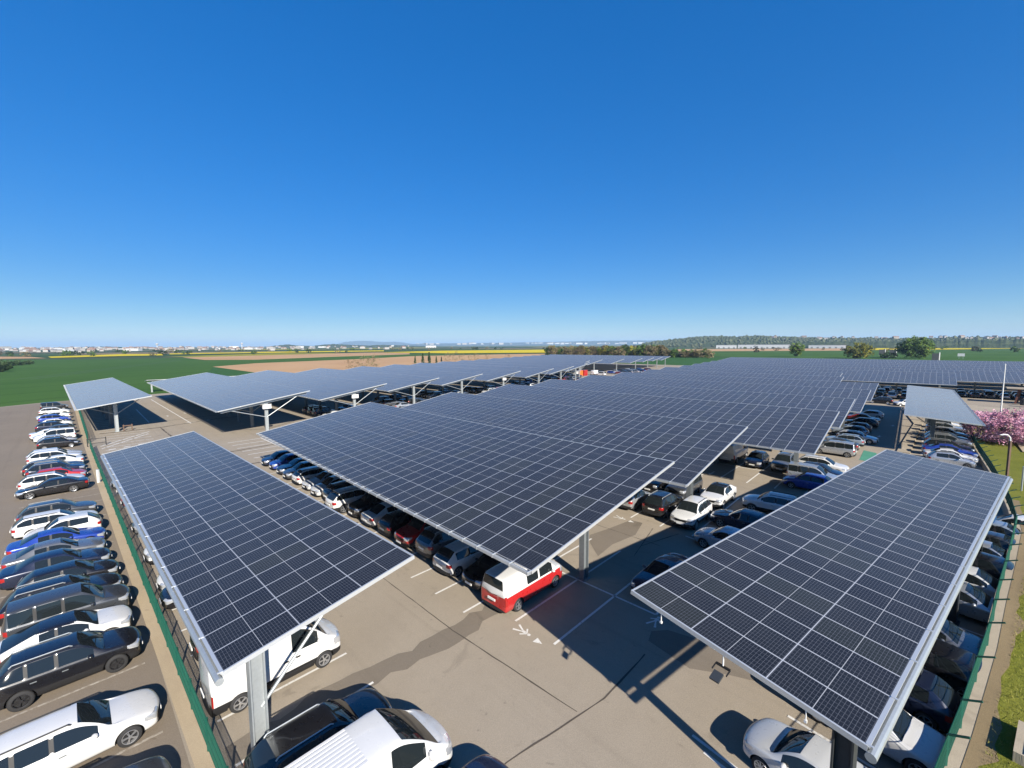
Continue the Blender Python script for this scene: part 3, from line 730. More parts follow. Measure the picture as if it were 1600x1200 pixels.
m_ = MB(); m_.poly([UV(*q) for q in [(23.6, 15.6), (24.6, 16.3), (26.4, 15.9), (28.9, 15.5), (29.0, 14.6), (26.8, 14.0), (24.4, 14.4), (22.4, 14.2)]], .008); struct('road_patch', m_, MT['patch'])
m_ = MB(); m_.poly([UV(*q) for q in [(17.3, 8.3), (18.0, 8.5), (18.6, 8.0), (19.0, 6.4), (19.9, 3.8), (20.4, 2.2), (19.5, 1.6), (18.9, 2.9), (18.0, 4.2), (17.6, 5.1), (16.9, 6.3)]], .008); struct('road_patch', m_, MT['patch'])
for i, (pts, wd) in enumerate((([(11.6, 28), (11.8, 21.7), (11.7, 15.2), (12.0, 8.4)], .05), ([(3.0, 9.0), (8.9, 8.9), (13.2, 8.0), (16.4, 8.0)], .06), ([(3, 90.2), (10, 90.0), (18, 93.2), (26, 93.6)], .28),
                               ([(3, 96), (26, 99.5)], .18), ([(9.5, 54), (14, 54.3), (22, 55.2), (30, 56)], .22), ([(9.5, 62), (24, 63.6)], .22), ([(10.4, 52), (10.2, 90)], .14), ([(10.2, 42), (14, 42.2)], .16), ([(10.2, 36), (14.2, 36.4)], .12), ([(10.1, 30), (14.5, 30.1)], .12),
                               ([(25.6, 12.9), (29.0, 11.9)], .06), ([(24.0, 12.6), (28.6, 13.6)], .05), ([(26.5, 52), (26.4, 12)], .05))):
    struct('road_joint', ribbon(pts, wd*(1.4 if wd > .1 else 1.0), .0085, 20+i, .3), MT['joint'])

# painted markings
def lines(name, segs, wd, mat, z=.012, label=None):
    m_ = MB()
    for (a, b) in segs:
        A, B = Vector((*UV(*a), 0)), Vector((*UV(*b), 0)); d = (B-A).normalized(); s_ = Vector((-d.y, d.x, 0))*wd/2
        m_.add([(*(A+s_).xy, z), (*(A-s_).xy, z), (*(B-s_).xy, z), (*(B+s_).xy, z)], [(0, 1, 2, 3)])
    return struct(name, m_, mat, label)
PV = 2.33
lines('bay_lines', [((14.2 if i == 0 else 12.9, 13.55+PV*i), (19.3, 13.55+PV*i)) for i in range(0, 16)] + [((14.2, 11.2), (24.0, 11.2)), ((19.3, 8.9), (19.3, 51)), ((19.9, 13.55), (24.0, 13.55)), ((19.3, 8.9), (20.2, 8.9))] + [((19.9, 13.55+PV*i), (24.2, 13.55+PV*i)) for i in range(1, 16)], .12, MT['line'])
lines('bay_lines', [((29.3, 13.4+PV*i), (34.4, 13.4+PV*i)) for i in range(-1, 16)] + [((34.9, 13.4+PV*i), (39.6, 13.4+PV*i)) for i in range(-1, 16)] + [((34.6, 11), (34.6, 50)), ((29.0, 11.4), (28.8, 10.0))], .12, MT['line'])
lines('bay_lines', [((44.4, 7.2+PV*i), (49.5, 7.2+PV*i)) for i in range(0, 19)] + [((50.0, 7.2+PV*i), (54.9, 7.2+PV*i)) for i in range(0, 19)] + [((49.8, 5), (49.8, 50))], .13, MT['line'])
lines('bay_lines', [((2.9, 15.0+PV*i), (7.6, 15.0+PV*i)) for i in range(0, 16)], .11, MT['line'])
lines('bay_lines', [((2.9, 54.0+2.33*i), (8.2, 54.0+2.33*i)) for i in range(0, 42)], .14, MT['line'])
lines('bay_lines', [((-3.4, 15.9+PV*i), (1.5, 15.9+PV*i)) for i in range(0, 55)], .11, MT['line_old'])
lines('bay_lines', [((14.8, 52.2+PV*i), (18.8, 52.2+PV*i)) for i in range(0, 8)] + [((19.2, 52.2+PV*i), (23.0, 52.2+PV*i)) for i in range(0, 8)] + [((19.0, 52), (19.0, 69))], .15, MT['line'])
lines('bay_lines', [((9.6, 97.5), (9.9, 120)), ((14.5, 91), (14.5, 140))], .16, MT['line'])
lines('hatching', [((2.6, 78.6), (8.5, 87.0)), ((2.6, 76.6), (8.2, 85.0))], .18, MT['line'])
lines('dashes', [((3.2+1.5*i, 75.2+.55*i), (3.9+1.5*i, 75.45+.55*i)) for i in range(5)], .35, MT['line'])
# bays under the lower right canopy run square to it
CA = R(52.62); cu = (math.sin(CA), math.cos(CA)); cn = (-math.cos(CA), math.sin(CA))
def CX(s, t): return (7.89+cu[0]*s+cn[0]*t, 8.92+cu[1]*s+cn[1]*t)
m_ = MB()
def seg(a, b, wd, z=.012):
    A, B = Vector((*a, 0)), Vector((*b, 0)); d = (B-A).normalized(); s_ = Vector((-d.y, d.x, 0))*wd/2
    m_.add([(*(A+s_).xy, z), (*(A-s_).xy, z), (*(B-s_).xy, z), (*(B+s_).xy, z)], [(0, 1, 2, 3)])
for i in range(13):
    seg(CX(3.6+PV*i-1.2, -1.9), CX(3.6+PV*i-1.2, 3.1), .11)
for dx_ in (0, .28):
    seg(CX(1.05+dx_, -2.0), CX(1.05+dx_, 4.2+dx_*2), .11)
for (s_) in (8.6, 8.95, 15.6, 15.95): seg(CX(s_, -1.9), CX(s_, 2.0), .10)
struct('bay_lines', m_, MT['line'])
def symbol(name, polys, u, v, ang, sc_=1.0, mat='line', z=.013):
    a = R(ang); q = MB()
    for pl in polys:
        pts = []
        for (px, py) in pl:
            px *= sc_; py *= sc_; X = px*math.cos(a)-py*math.sin(a); Y = px*math.sin(a)+py*math.cos(a); pts.append((*UV(u+X, v+Y), z))
        q.add(pts, [tuple(range(len(pts)))])
    return struct(name, q, MT[mat])
WALK = [[(-.09, 1.05), (.09, 1.05), (.13, .92), (.09, .80), (-.09, .80), (-.13, .92)], [(-.12, .76), (.14, .74), (.10, .30), (-.12, .30)], [(-.12, .72), (-.46, .46), (-.40, .36), (-.10, .58)], [(.12, .72), (.44, .40), (.36, .32), (.08, .60)],
        [(-.12, .32), (.02, .32), (-.30, -.42), (-.46, -.38)], [(.0, .32), (.10, .30), (.40, -.36), (.24, -.44)]]
ARW = [[(.0, -.62), (.30, -.62), (.15, -1.0)]]
for (u, v, an) in ((13.9, 13.0, 180), (18.6, 8.7, -90), (28.7, 16.5, 180)):
    symbol('walker_symbol', WALK, u, v, an, .62)
    symbol('walker_arrow', [[(-.2, 0), (.2, 0), (0, .45)]], u+(1.0 if an == -90 else -.05), v-(0 if an == -90 else 1.0), an, .9)
ARROW = [[(-.08, -.9), (.08, -.9), (.08, .1), (-.08, .1)], [(-.34, .1), (.34, .1), (0, .8)]]
for (u, v, an) in ((14.6, 92.3, 90), (17.0, 92.8, 270), (13.0, 104, 0), (16.0, 106, 180), (12.8, 36.8, 180), (12.6, 46, 0), (45.4, 15.4, 90), (43.7, 15.9, 90), (80, 4.5, 90), (92, 3.6, 90), (12.6, 58, 90)):
    symbol('direction_arrow', ARROW, u, v, an, .9)
sheet('green_bay', [(43.6, 52.6), (44.0, 51.2), (40.3, 47.0), (39.5, 48.2)], MT['green_paint'], .014)
# the dark shaded aisle on the right is ordinary asphalt, edged by a kerbed island
isl = MB()
IS = [UV(69.5, 2.2), UV(96, 1.2), UV(116, 3.4), UV(117, 2.6), UV(97, .2), UV(69.5, 1.0)]
isl.add([(p[0], p[1], 0) for p in IS]+[(p[0], p[1], .15) for p in IS], [(6, 7, 8, 9, 10, 11)]+[(i, (i+1) % 6, 6+(i+1) % 6, 6+i) for i in range(6)]); struct('kerb', isl, MT['concrete'])
m_ = MB()
for i in range(10): m_.add([(*UV(70+2.4*i, .1), .012), (*UV(70.9+2.4*i, .1), .012), (*UV(70.9+2.4*i, -1.4), .012), (*UV(70+2.4*i, -1.4), .012)], [(0, 1, 2, 3)])
struct('bay_lines', m_, MT['line'])
sheet('pavement', [UV(118, -6), UV(134, -8), UV(134, 1), UV(118, 3)], MT['concrete'], .02)
sheet('road', [UV(122, -40), UV(132, -40), UV(132, 12), UV(122, 12)], MT['concrete'], .016)

# ------------------------------------------------------------------ grass bank and retaining wall on the right
WALL = [(2.0, 3.6, 1.2), (10.6, 10.2, 1.2), (13.9, 12.6, 1.2), (18.8, 16.3, 1.2), (22.7, 19.4, 1.2), (27.2, 22.9, 1.2), (32.6, 27.2, 1.1), (36.2, 30.6, 1.0), (39.5, 33.9, .9), (46.9, 41.6, .7), (56.1, 51.5, .5), (71.2, 66.9, .3), (82, 78.5, .2)]
WP = [Vector(p) for p in WALL]
def offs(i, d):
    a, b = WP[max(i-1, 0)], WP[min(i+1, len(WP)-1)]; t = (b-a); t.z = 0; t.normalize(); return Vector((t.y, -t.x, 0))*d
wl = MB(); n = len(WP)
inn = [p.copy() for p in WP]; out_ = [WP[i]+offs(i, .4) for i in range(n)]
vs = [(p.x, p.y, 0) for p in inn]+[tuple(p) for p in inn]+[tuple(p) for p in out_]
fs = []
for i in range(n-1): fs += [(i, i+1, n+i+1, n+i), (n+i, n+i+1, 2*n+i+1, 2*n+i)]
wl.add(vs, fs); o = wl.build('retaining_wall', MT['concrete']); tag(o, 'long low concrete retaining wall holding the grass bank, under the green fence', 'wall')
bank = MB(); rows_ = [.38, 1.5, 3.0, 6, 14, 30, 70]; vs = []; rr = random.Random(4)
for k, d in enumerate(rows_):
    for i in range(n):
        p = WP[i]+offs(i, d); z = WP[i].z + (-.006 if k == 0 else rr.uniform(-.04, .06)) + (.1 if d > 5 else 0)
        if d > 20: z = .3
        vs.append((p.x, p.y, z))
fs = [(k*n+i, k*n+i+1, (k+1)*n+i+1, (k+1)*n+i) for k in range(len(rows_)-1) for i in range(n-1)]
def bank_mat():
    b = NB('grass_bank'); p = b.geo()
    n1 = b.noise(p, .35, 5, .65); n2 = b.noise(p, 5, 4, .7); n3 = b.noise(p, 30, 3, .7); n4 = b.noise(p, .08, 3)
    c = b.mix(b.smooth(n1, .35, .7), (.140, .150, .018), (.185, .185, .028)); c = b.mix(b.m('MULTIPLY', b.smooth(n2, .4, .7), .3), c, (.06, .085, .014))
    c = b.mix(b.m('MULTIPLY', b.smooth(n3, .5, .8), .5), c, (.20, .21, .06)); c = b.mix(b.m('MULTIPLY', b.smooth(n4, .5, .7), .4), c, (.16, .13, .06))
    b.set(Base_Color=c, Roughness=.95, Specular_IOR_Level=.15); b.bump(b.m('ADD', n2, b.m('MULTIPLY', n3, .5)), .06, .8); return b.mat
bank.add(vs, fs); struct('lawn', bank, bank_mat())
soil = MB(); vs = []
rr = random.Random(8)
for d0, j in ((.4, 0), (.85, .2)):
    for i in range(n-5):
        for s_ in range(6):
            p = WP[i].lerp(WP[i+1], s_/6); o_ = offs(i, 1).lerp(offs(i+1, 1), s_/6)*(d0+rr.uniform(-j, j)); vs.append((p.x+o_.x, p.y+o_.y, p.z+.012+(.06 if d0 > 1 else 0)))
nn = (n-5)*6
soil.add(vs, [(i, i+1, nn+i+1, nn+i) for i in range(nn-1)]); struct('soil_bed', soil, MT['soil'])
# grass blades on the bank close to the camera
gb = MB(); rr = random.Random(11)
gb_v = []; gb_f = []; gb_m = []
for _ in range(16000):
    i = rr.randrange(0, 7); t = rr.random(); p = WP[i].lerp(WP[i+1], t); d = .72+abs(rr.gauss(0, 1))*3.2
    q = p+offs(i, d); h_ = rr.uniform(.03, .085)*(1.4 if d < 1.6 else 1); a = rr.uniform(0, 6.28); lx, ly = math.cos(a)*.011, math.sin(a)*.011
    z = p.z+.03; k = len(gb_v); bx, by = rr.uniform(-.06, .06), rr.uniform(-.06, .06)
    gb_v += [(q.x-lx, q.y-ly, z), (q.x+lx, q.y+ly, z), (q.x+bx, q.y+by, z+h_)]; gb_f.append((k, k+1, k+2)); gb_m.append(rr.randrange(3))
gb.v, gb.f, gb.mi = gb_v, gb_f, gb_m
o = gb.build('grass', [simple('grass_blade_a', (.165, .16, .02), .8), simple('grass_blade_b', (.22, .20, .035), .8), simple('grass_blade_c', (.125, .13, .016), .8)]); tag(o, 'rough short grass growing on the bank at the right edge', 'grass', kind='stuff')
sheet('footpath', [(59, 49), (78, 68), (90, 78), (96, 72), (84, 60), (66, 46)], MT['sand'], .66)

# ------------------------------------------------------------------ fences
def fence(label, pts, hgt, arm, wire=.055, zoff=0.0):
    root = thing('mesh_fence', label, 'fence', pts[0])
    inv = Vector(pts[0])
    PTS = [Vector(p)-inv for p in pts]; Q = [PTS[0]]
    for a, b in zip(PTS[:-1], PTS[1:]):
        k = max(1, round((b-a).length/2.5))
        for i in range(1, k+1): Q.append(a.lerp(b, i/k))
    for i, q in enumerate(Q):
        p = MB().box(q+Vector((0, 0, hgt/2)), (.06, .06, hgt))
        if arm:
            d = (Q[min(i+1, len(Q)-1)]-Q[max(i-1, 0)]).normalized(); s_ = Vector((d.y, -d.x, 0))*arm
            p.bar(q+Vector((0, 0, hgt)), q+Vector((s_.x, s_.y, hgt+.22)), .05, .05)
        p.build('fence_post', MT['fence'], root)
    for a, b in zip(Q[:-1], Q[1:]):
        d = b-a; L = d.length; m_ = MB(); k = int(L/wire)
        for i in range(1, k):
            c = a+d*(i/k); m_.bar(c+Vector((0, 0, .04)), c+Vector((0, 0, hgt-.02)), .009, .009, up=(1, .3, 0))
        for zz in (.08, hgt*.33, hgt*.66, hgt-.04): m_.bar(a+Vector((0, 0, zz)), b+Vector((0, 0, zz)), .022, .02)
        m_.build('mesh_panel', MT['fence'], root)
    return root
fence('long green wire mesh fence between the left parking row and the canopies', [(*UV(2.52, 9), 0), (*UV(2.2, 33), 0), (*UV(1.62, 77.5), 0)], 1.2, 0)
fence('green wire mesh fence at far left beyond the hatched gap, beside the pale canopy', [(*UV(1.55, 82.5), 0), (*UV(1.3, 150), 0)], 1.75, 0, .12)
fence('green wire mesh fence on top of the retaining wall along the grass bank', [(p.x+offs(i, .12).x, p.y+offs(i, .12).y, p.z) for i, p in enumerate(WP[:12])], .95, .42)
# ------------------------------------------------------------------ parked cars
AU = 44.0; AUm = 224.0; AV = -46.0; AVm = 134.0       # compass directions of +u, -u, +v, -v
GL = 'cars parked in the row left of the green fence'
# (kind, colour, v, nose towards the fence?, shift, description)
LEFT = [('estate', 'dark grey', 15.55, 1, -.3, 'dark grey estate cut off by the bottom edge of the photo, left row'),
 ('estate', 'white', 19.15, 1, 0, 'white estate nearest the camera in the left row, alone between bay lines'),
 ('suv', 'black', 23.9, 1, .0, 'glossy black SUV behind the white estate in the left row'),
 ('coupe suv', 'white', 26.4, 1, .1, 'white coupe style SUV with black roof beside the glossy black one'),
 ('people carrier', 'dark grey', 28.8, 1, .2, 'big dark grey people carrier between white SUV and black estate, left row'),
 ('estate', 'black', 31.1, 1, .1, 'black estate with pale roof rails in the left row'),
 ('hatchback', 'black', 33.3, 1, 0, 'black hatchback just beyond the black estate with rails'),
 ('saloon', 'navy', 35.6, 1, -.1, 'navy saloon in the middle of the left row'),
 ('saloon', 'grey', 37.9, 1, -.2, 'grey saloon beside the bright blue car in the left row'),
 ('saloon', 'blue', 40.2, 1, 0, 'bright blue saloon in the left row'),
 ('hatchback', 'white', 42.5, 0, -.1, 'white hatchback just beyond the blue saloon, nose to the lane'),
 ('estate', 'white', 44.8, 1, -.2, 'white estate with roof rails, second beyond the blue saloon'),
 ('suv', 'dark grey', 47.1, 1, -.2, 'dark grey SUV before the long gap in the left row'),
 ('saloon', 'black', 56.4, 0, -.3, 'black saloon facing away from the fence after the long gap'),
 ('estate', 'white', 58.8, 1, -.5, 'white estate squeezed between the black saloon and a red car'),
 ('hatchback', 'red', 61.1, 1, -.3, 'bright red hatchback in the left row'),
 ('suv', 'navy', 63.4, 1, -.2, 'navy SUV just beyond the bright red hatchback'),
 ('estate', 'black', 65.7, 1, -.3, 'black estate second beyond the bright red hatchback'),
 ('saloon', 'white', 68.0, 0, -.1, 'white saloon facing the lane, third beyond the red hatchback'),
 ('suv', 'white', 70.4, 1, -.3, 'white SUV in the far half of the left row'),
 ('estate', 'pearl', 72.8, 1, -.1, 'off white estate at the hatched gap, left row'),
 ('hatchback', 'black', 81.8, 1, -.1, 'small black hatchback just past the hatched gap'),
 ('hatchback', 'silver', 84.2, 1, -.1, 'silver hatchback past the hatched gap beside a white people carrier'),
 ('people carrier', 'white', 88.0, 0, -.2, 'white people carrier near the far end of the left row'),
 ('saloon', 'white', 91.0, 1, -.2, 'white saloon beyond the white people carrier'),
 ('hatchback', 'dark grey', 94.5, 0, -.1, 'dark grey hatchback beyond the white saloon at far left'),
 ('suv', 'navy', 98.5, 1, -.2, 'navy SUV by the small white sign, far end of left row'),
 ('hatchback', 'white', 103.5, 1, 0, 'white hatchback, fourth car from the field in left row'),
 ('suv', 'blue', 109, 1, 0, 'blue SUV, third car from the field in left row'),
 ('saloon', 'white', 115, 0, 0, 'white saloon, second car from the field in left row'),
 ('suv', 'white', 122, 1, 0, 'white SUV near the field end of left row'),
 ('people carrier', 'black', 131, 1, 0, 'black people carrier last of the left row beside the field')]
for kind, col, v, nose, sh, lab in LEFT:
    L = SPEC[kind]['L']*CS
    x, y = UV(1.6+sh*.6-.013*(v-16)-L/2, v)
    car(kind, col, x, y, AU if nose else AUm, lab, GL, lite=(v > 70), rim='rim2' if col == 'black' and v < 30 else 'rim', roofcol='black' if 'black roof' in lab else None)
# under the near left canopy, against the fence
GF = 'cars between the left fence and the long canopy'
for kind, col, v, nose, sh, lab in [('panel van', 'white', 18.45, 0, .0, 'white panel van half under the near end of the long canopy'),
 ('hatchback', 'black', 21.6, 0, .25, 'black hatchback with red tail light showing behind the white panel van'),
 ('saloon', 'black', 27.1, 1, -.1, 'shiny black saloon by the fence, front wheel showing below the gutter'),
 ('hatchback', 'white', 29.0, 1, -.1, 'white hatchback beside the shiny black saloon, under the long canopy'),
 ('suv', 'white', 33.4, 1, -.15, 'white SUV with black bonnet edge by the fence, under the long canopy'),
 ('hatchback', 'grey', 39.6, 1, -.1, 'grey hatchback by the fence in the middle of the long canopy'),
 ('hatchback', 'red', 47.2, 1, .1, 'small red car by the fence near the far end of the long canopy'),
 ('hatchback', 'white', 51.2, 1, .2, 'small white car by the fence at the far end of the long canopy'),
 ('saloon', 'silver', 54.2, 1, -.1, 'silver saloon just beyond the far end of the long canopy')]:
    L = SPEC[kind]['L']*CS
    if kind == 'panel van': x, y = UV(2.65+L/2, v-.3); az = AU
    else: x, y = UV(2.72-.0125*(v-16)+L/2+max(0, sh), v); az = AUm if nose else AU
    car(kind, col, x, y, az, lab, GF)
car('high roof van', 'white', *UV(5.05, 10.8), AU, 'big white van at the bottom edge, ribbed roof seen from above')
car('estate', 'black', *UV(5.0, 13.3), AU, 'black estate in the shadow of the big white van with ribbed roof')
car('hatchback', 'navy', *UV(6.4, 8.35), AU, 'dark hatchback just showing at the bottom edge beside the big van')

# first row under the front canopy
car('camper van', 'white', *UV(16.25, 14.85), AU, 'red and white two tone camper van at the corner of the front canopy')
GR = 'cars in the shade under the low edge of the front canopy'
ROW1 = [('hatchback', 'black', 0, 'black hatchback right beside the red and white camper van'), ('hatchback', 'white', 1, 'white hatchback, tail out, second from the two tone camper van'),
 ('suv', 'grey', 1, 'grey SUV between a white hatchback and a dark red car'), ('suv', 'red', 0, 'red SUV with its nose out under the canopy edge'),
 ('hatchback', 'black', 1, 'black hatchback showing its red tail light next to the red SUV'), ('saloon', 'white', 1, 'white saloon, tail out, second beyond the red SUV'),
 ('suv', 'black', 0, 'black SUV, nose out, between two white cars in the shade'), ('suv', 'white', 1, 'white SUV whose tail juts out into the sun'),
 ('hatchback', 'dark grey', 1, 'dark grey hatchback just beyond the white SUV in the sun'), ('hatchback', 'pearl', 0, 'off white hatchback in the far half of the shaded row'),
 ('saloon', 'pearl', 0, 'pale saloon, nose out, in the far half of the shaded row'), ('estate', 'white', 1, 'white estate near the three blue cars'),
 ('hatchback', 'dark grey', 0, 'dark grey hatchback beside the blue cars'), ('saloon', 'navy', 0, 'dark blue saloon, third from the far end of the shaded row'),
 ('hatchback', 'blue', 0, 'blue hatchback, second from the far end of the shaded row'), ('hatchback', 'navy', 0, 'dark blue hatchback at the very far end of the shaded row')]
for i, (kind, col, tail, lab) in enumerate(ROW1):
    L = SPEC[kind]['L']*CS; jut = {7: -.55, 1: -.15}.get(i, .1+.05*(i % 3))
    car(kind, col, *UV(14.2+jut+L/2, 17.15+PV*i), AU if tail else AUm, lab, GR, rim='rim')
car('saloon', 'navy', *UV(22.15, 9.75), 49+180, 'navy saloon in deep shade at the corner of the lower right canopy')
# second aisle
G2 = 'cars parked in the open middle lane'
car('suv', 'black', *UV(32.35, 14.55), AU, 'black SUV with red tail light in the middle lane', G2)
car('hatchback', 'silver', *UV(32.0, 17.0), AU, 'silver hatchback half hidden by the canopy edge beside the black SUV', G2)
car('suv', 'white', *UV(31.75, 12.1), AUm, 'white SUV facing the camera, front of the two white ones', G2)
car('coupe suv', 'white', *UV(37.3, 12.05), AUm, 'white SUV with dark roof glass behind the front white one', G2, roofcol='black')
car('people carrier', 'dark grey', *UV(37.2, 14.9), AUm, 'dark grey people carrier behind the black SUV, against the post', G2)
car('suv', 'black', *UV(37.1, 17.2), AUm, 'black SUV in the shade next to the dark grey people carrier', G2)
car('suv', 'white', *UV(37.7, 8.15), -50, 'white off road car with square windows beside the lower right canopy', G2)
car('hatchback', 'pale blue', 13.8, 26.7, -43, 'pale blue hatchback emerging from under the lower right canopy')
car('saloon', 'navy', 16.6, 29.7, -44, 'navy saloon behind the pale blue hatchback by the canopy edge')
# third lane
G3 = 'cars around the post of the third canopy'
car('high roof van', 'white', *UV(52.6, 15.6), AU, 'white van seen from behind at the canopy edge', G3)
car('hatchback', 'navy', *UV(51.8, 12.9), AUm, 'navy hatchback with a white front beside the white van', G3)
car('suv', 'grey', *UV(51.9, 10.35), AUm, 'grey green SUV standing behind the steel post', G3)
car('hatchback', 'blue', *UV(46.3, 7.25), AV, 'bright blue hatchback in front of the silver people carrier', G3)
car('people carrier', 'silver', *UV(48.6, 7.35), AVm, 'silver people carrier next to the bright blue hatchback', G3)
car('hatchback', 'navy', *UV(51.2, 7.1), AVm, 'dark blue hatchback between silver and white cars by the canopy', G3)
car('suv', 'white', *UV(53.6, 7.3), AVm, 'white SUV at the end of the group by the third canopy', G3)
# right hand row side by side
G4 = 'cars in the slanting row beside the shaded aisle'
for i, (kind, col, sh, rev, lab) in enumerate([('people carrier', 'silver', 0, 0, 'silver people carrier at the near end of the slanting row'), ('saloon', 'dark grey', .2, 0, 'dark grey saloon beside the silver people carrier in the slanting row'),
 ('suv', 'pale blue', -.3, 0, 'pale blue SUV third in the slanting row'), ('estate', 'pearl', -1.2, 1, 'off white estate poking out of the slanting row'), ('suv', 'pale blue', 0, 0, 'grey blue SUV fifth in the slanting row'),
 ('hatchback', 'navy', -.2, 0, 'navy hatchback sixth in the slanting row'), ('suv', 'black', -.4, 0, 'black SUV just before the red car in the slanting row'), ('saloon', 'dark red', -.2, 1, 'dark red saloon near the far end of the slanting row'), ('hatchback', 'white', -.5, 0, 'white hatchback at the far end of the slanting row')]):
    u = [63.2, 66.6, 69.8, 73.5, 77.5, 82, 87, 93, 99][i]
    car(kind, col, *UV(u, 7.6+sh), AV if not rev else AVm, lab, G4, lite=i > 5)
car('suv', 'black', *UV(124.5, 7.2), AV, 'black SUV driving on the cross road in the sun', lite=True)
car('hatchback', 'white', *UV(123.0, 3.2), AV-30, 'white hatchback following the black one on the cross road', lite=True)
# under the pale canopy by the pink tree
G5 = 'cars under the pale canopy by the pink tree'
for i, (kind, col, lab) in enumerate([('hatchback', 'silver', 'silver hatchback showing its roof rail beside the white saloon'), ('saloon', 'white', 'white saloon, nose to the fence, first clear one by the pale canopy'), ('saloon', 'blue', 'blue saloon behind the white one at the pale canopy'), ('estate', 'black', 'black estate third under the pale canopy'),
  ('suv', 'grey', 'grey SUV fourth under the pale canopy'), ('estate', 'dark grey', 'dark grey estate fifth under the pale canopy'), ('saloon', 'grey', 'grey saloon sixth under the pale canopy'), ('suv', 'silver', 'silver SUV deep under the pale canopy'), ('hatchback', 'white', 'white hatchback deepest under the pale canopy')]):
    u = [65.6, 68.2, 71.0, 74.2, 77.6, 81.2, 85, 89.5, 94][i]
    car(kind, col, *UV(u, -2.3), AVm-4, lab, G5, lite=i > 4)
# under the lower right canopy, noses to the retaining wall
G6 = 'cars under the lower right canopy facing the wall'
car('hatchback', 'pearl', *CX(2.45, 1.55), -35, 'pearl white hatchback at bottom right beside the dark post', rim='rim3')
for i, (kind, col, s_, t_, rev, lab) in enumerate([('saloon', 'white', 6.1, .35, 0, 'white saloon nearest the camera with its nose below the gutter pipe'), ('hatchback', 'navy', 8.6, .75, 1, 'navy hatchback with red tail light second along the wall'),
 ('hatchback', 'black', 11.3, .1, 1, 'black hatchback with red tail light, third along the wall'), ('saloon', 'grey', 13.6, .1, 0, 'blue grey saloon before the empty bay along the wall'), ('saloon', 'silver', 18.1, -.35, 0, 'silver saloon just beyond the empty bay along the wall'),
 ('hatchback', 'white', 20.7, -.1, 0, 'white hatchback beyond the silver saloon along the wall'), ('hatchback', 'black', 23.2, .1, 1, 'black hatchback beyond the white one along the wall'), ('hatchback', 'silver', 25.4, -.2, 0, 'silver hatchback in the far half of the wall row'),
 ('saloon', 'dark grey', 27.8, -.9, 0, 'dark grey saloon in the far half of the wall row'), ('hatchback', 'pale blue', 30.3, -.5, 0, 'pale hatchback second from the far end of the wall row'), ('hatchback', 'white', 33.0, -1.0, 1, 'white hatchback with red tail light at the far end of the wall row')]):
    L = SPEC[kind]['L']*CS
    car(kind, col, *CX(s_, -1.5+t_+L/2), 52.62+90 if not rev else 52.62-90, lab, G6)
car('hatchback', 'dark grey', *UV(21.5, 166.0+.5), AU, 'dark grey hatchback under the edge on canopy by the field', lite=True)

# the many cars in the shade further off
rr = random.Random(21)
KN = ['hatchback', 'hatchback', 'suv', 'suv', 'estate', 'saloon', 'people carrier']
CN = ['black', 'navy', 'dark grey', 'grey', 'white', 'silver', 'dark grey', 'black', 'navy', 'pearl', 'red', 'blue', 'dark red']
GS = 'shaded cars under the far block of canopies'
for k in range(1, 9):
    for row, uu in ((0, EU[k]+2.0), (1, EU[k]+7.9)):
        for j in range(6):
            if rr.random() < (.45 if k == 1 else .16): continue
            kind, col = rr.choice(KN), rr.choice(CN); L = SPEC[kind]['L']*CS
            lab = '%s %s in bay %s from lane, %s side, under %s far canopy' % (col, kind, ORD[j], ('left', 'right')[row], ORD[k])
            car(kind, col, *UV(uu+L/2, ev_near[k]+1.6+PV*j), AU if rr.random() < .6 else AUm, lab, GS, lite=True)
GT = 'shaded cars under the canopies across the cross road'
for k in (8, 9):
    for row, uu in ((0, BU[k]+2.0), (1, BU[k]+7.6)):
        for j in range(12 if k == 8 else 19):
            if rr.random() < .14: continue
            kind, col = rr.choice(KN), rr.choice(CN[:9]); L = SPEC[kind]['L']*CS
            lab = '%s %s in bay %s from right, %s row, %s canopy across the road' % (col, kind, ORD[j], ('front', 'back')[row], ('first', 'second')[k-8])
            car(kind, col, *UV(uu+L/2, v_near[k]+1.2+PV*j), AU if rr.random() < .6 else AUm, lab, GT, lite=True)
GX = 'cars in the open lane between the two blocks'
for i, (u, v, kind, col, az, lab) in enumerate([(48, 70, 'suv', 'white', AU, 'white SUV in the sun in the open lane, nearest'), (46, 73, 'hatchback', 'black', AU, 'black hatchback behind the nearest white SUV of the open lane'),
    (80, 74, 'saloon', 'white', AU, 'white saloon in the open lane by an inverter box'), (84, 75, 'hatchback', 'silver', AV, 'silver hatchback in the open lane beyond the white saloon'),
    (160, 104, 'high roof van', 'white', AU, 'white van beside the coloured containers far along the open lane'), (158, 100, 'people carrier', 'white', AV, 'white people carrier in front of the far white van')]):
    car(kind, col, *UV(u, v), az, lab, GX, lite=True)
GY = 'sunlit cars at the far end of the open lane'
far_cols = ['dark red', 'navy', 'white', 'black', 'blue', 'silver', 'dark grey', 'white', 'black', 'grey']
for r_, v in enumerate((98, 104)):
    for i in range(11):
        if (i+r_) % 5 == 4: continue
        col = far_cols[(i*3+r_*4) % 10]; kind = KN[(i*2+r_) % 7]
        car(kind, col, *UV(170+2.7*i+r_*3, v), AV if i % 2 else AVm, '%s %s, %s from the containers in the %s sunlit row' % (col, kind, ORD[i], ('front', 'back')[r_]), GY, lite=True)
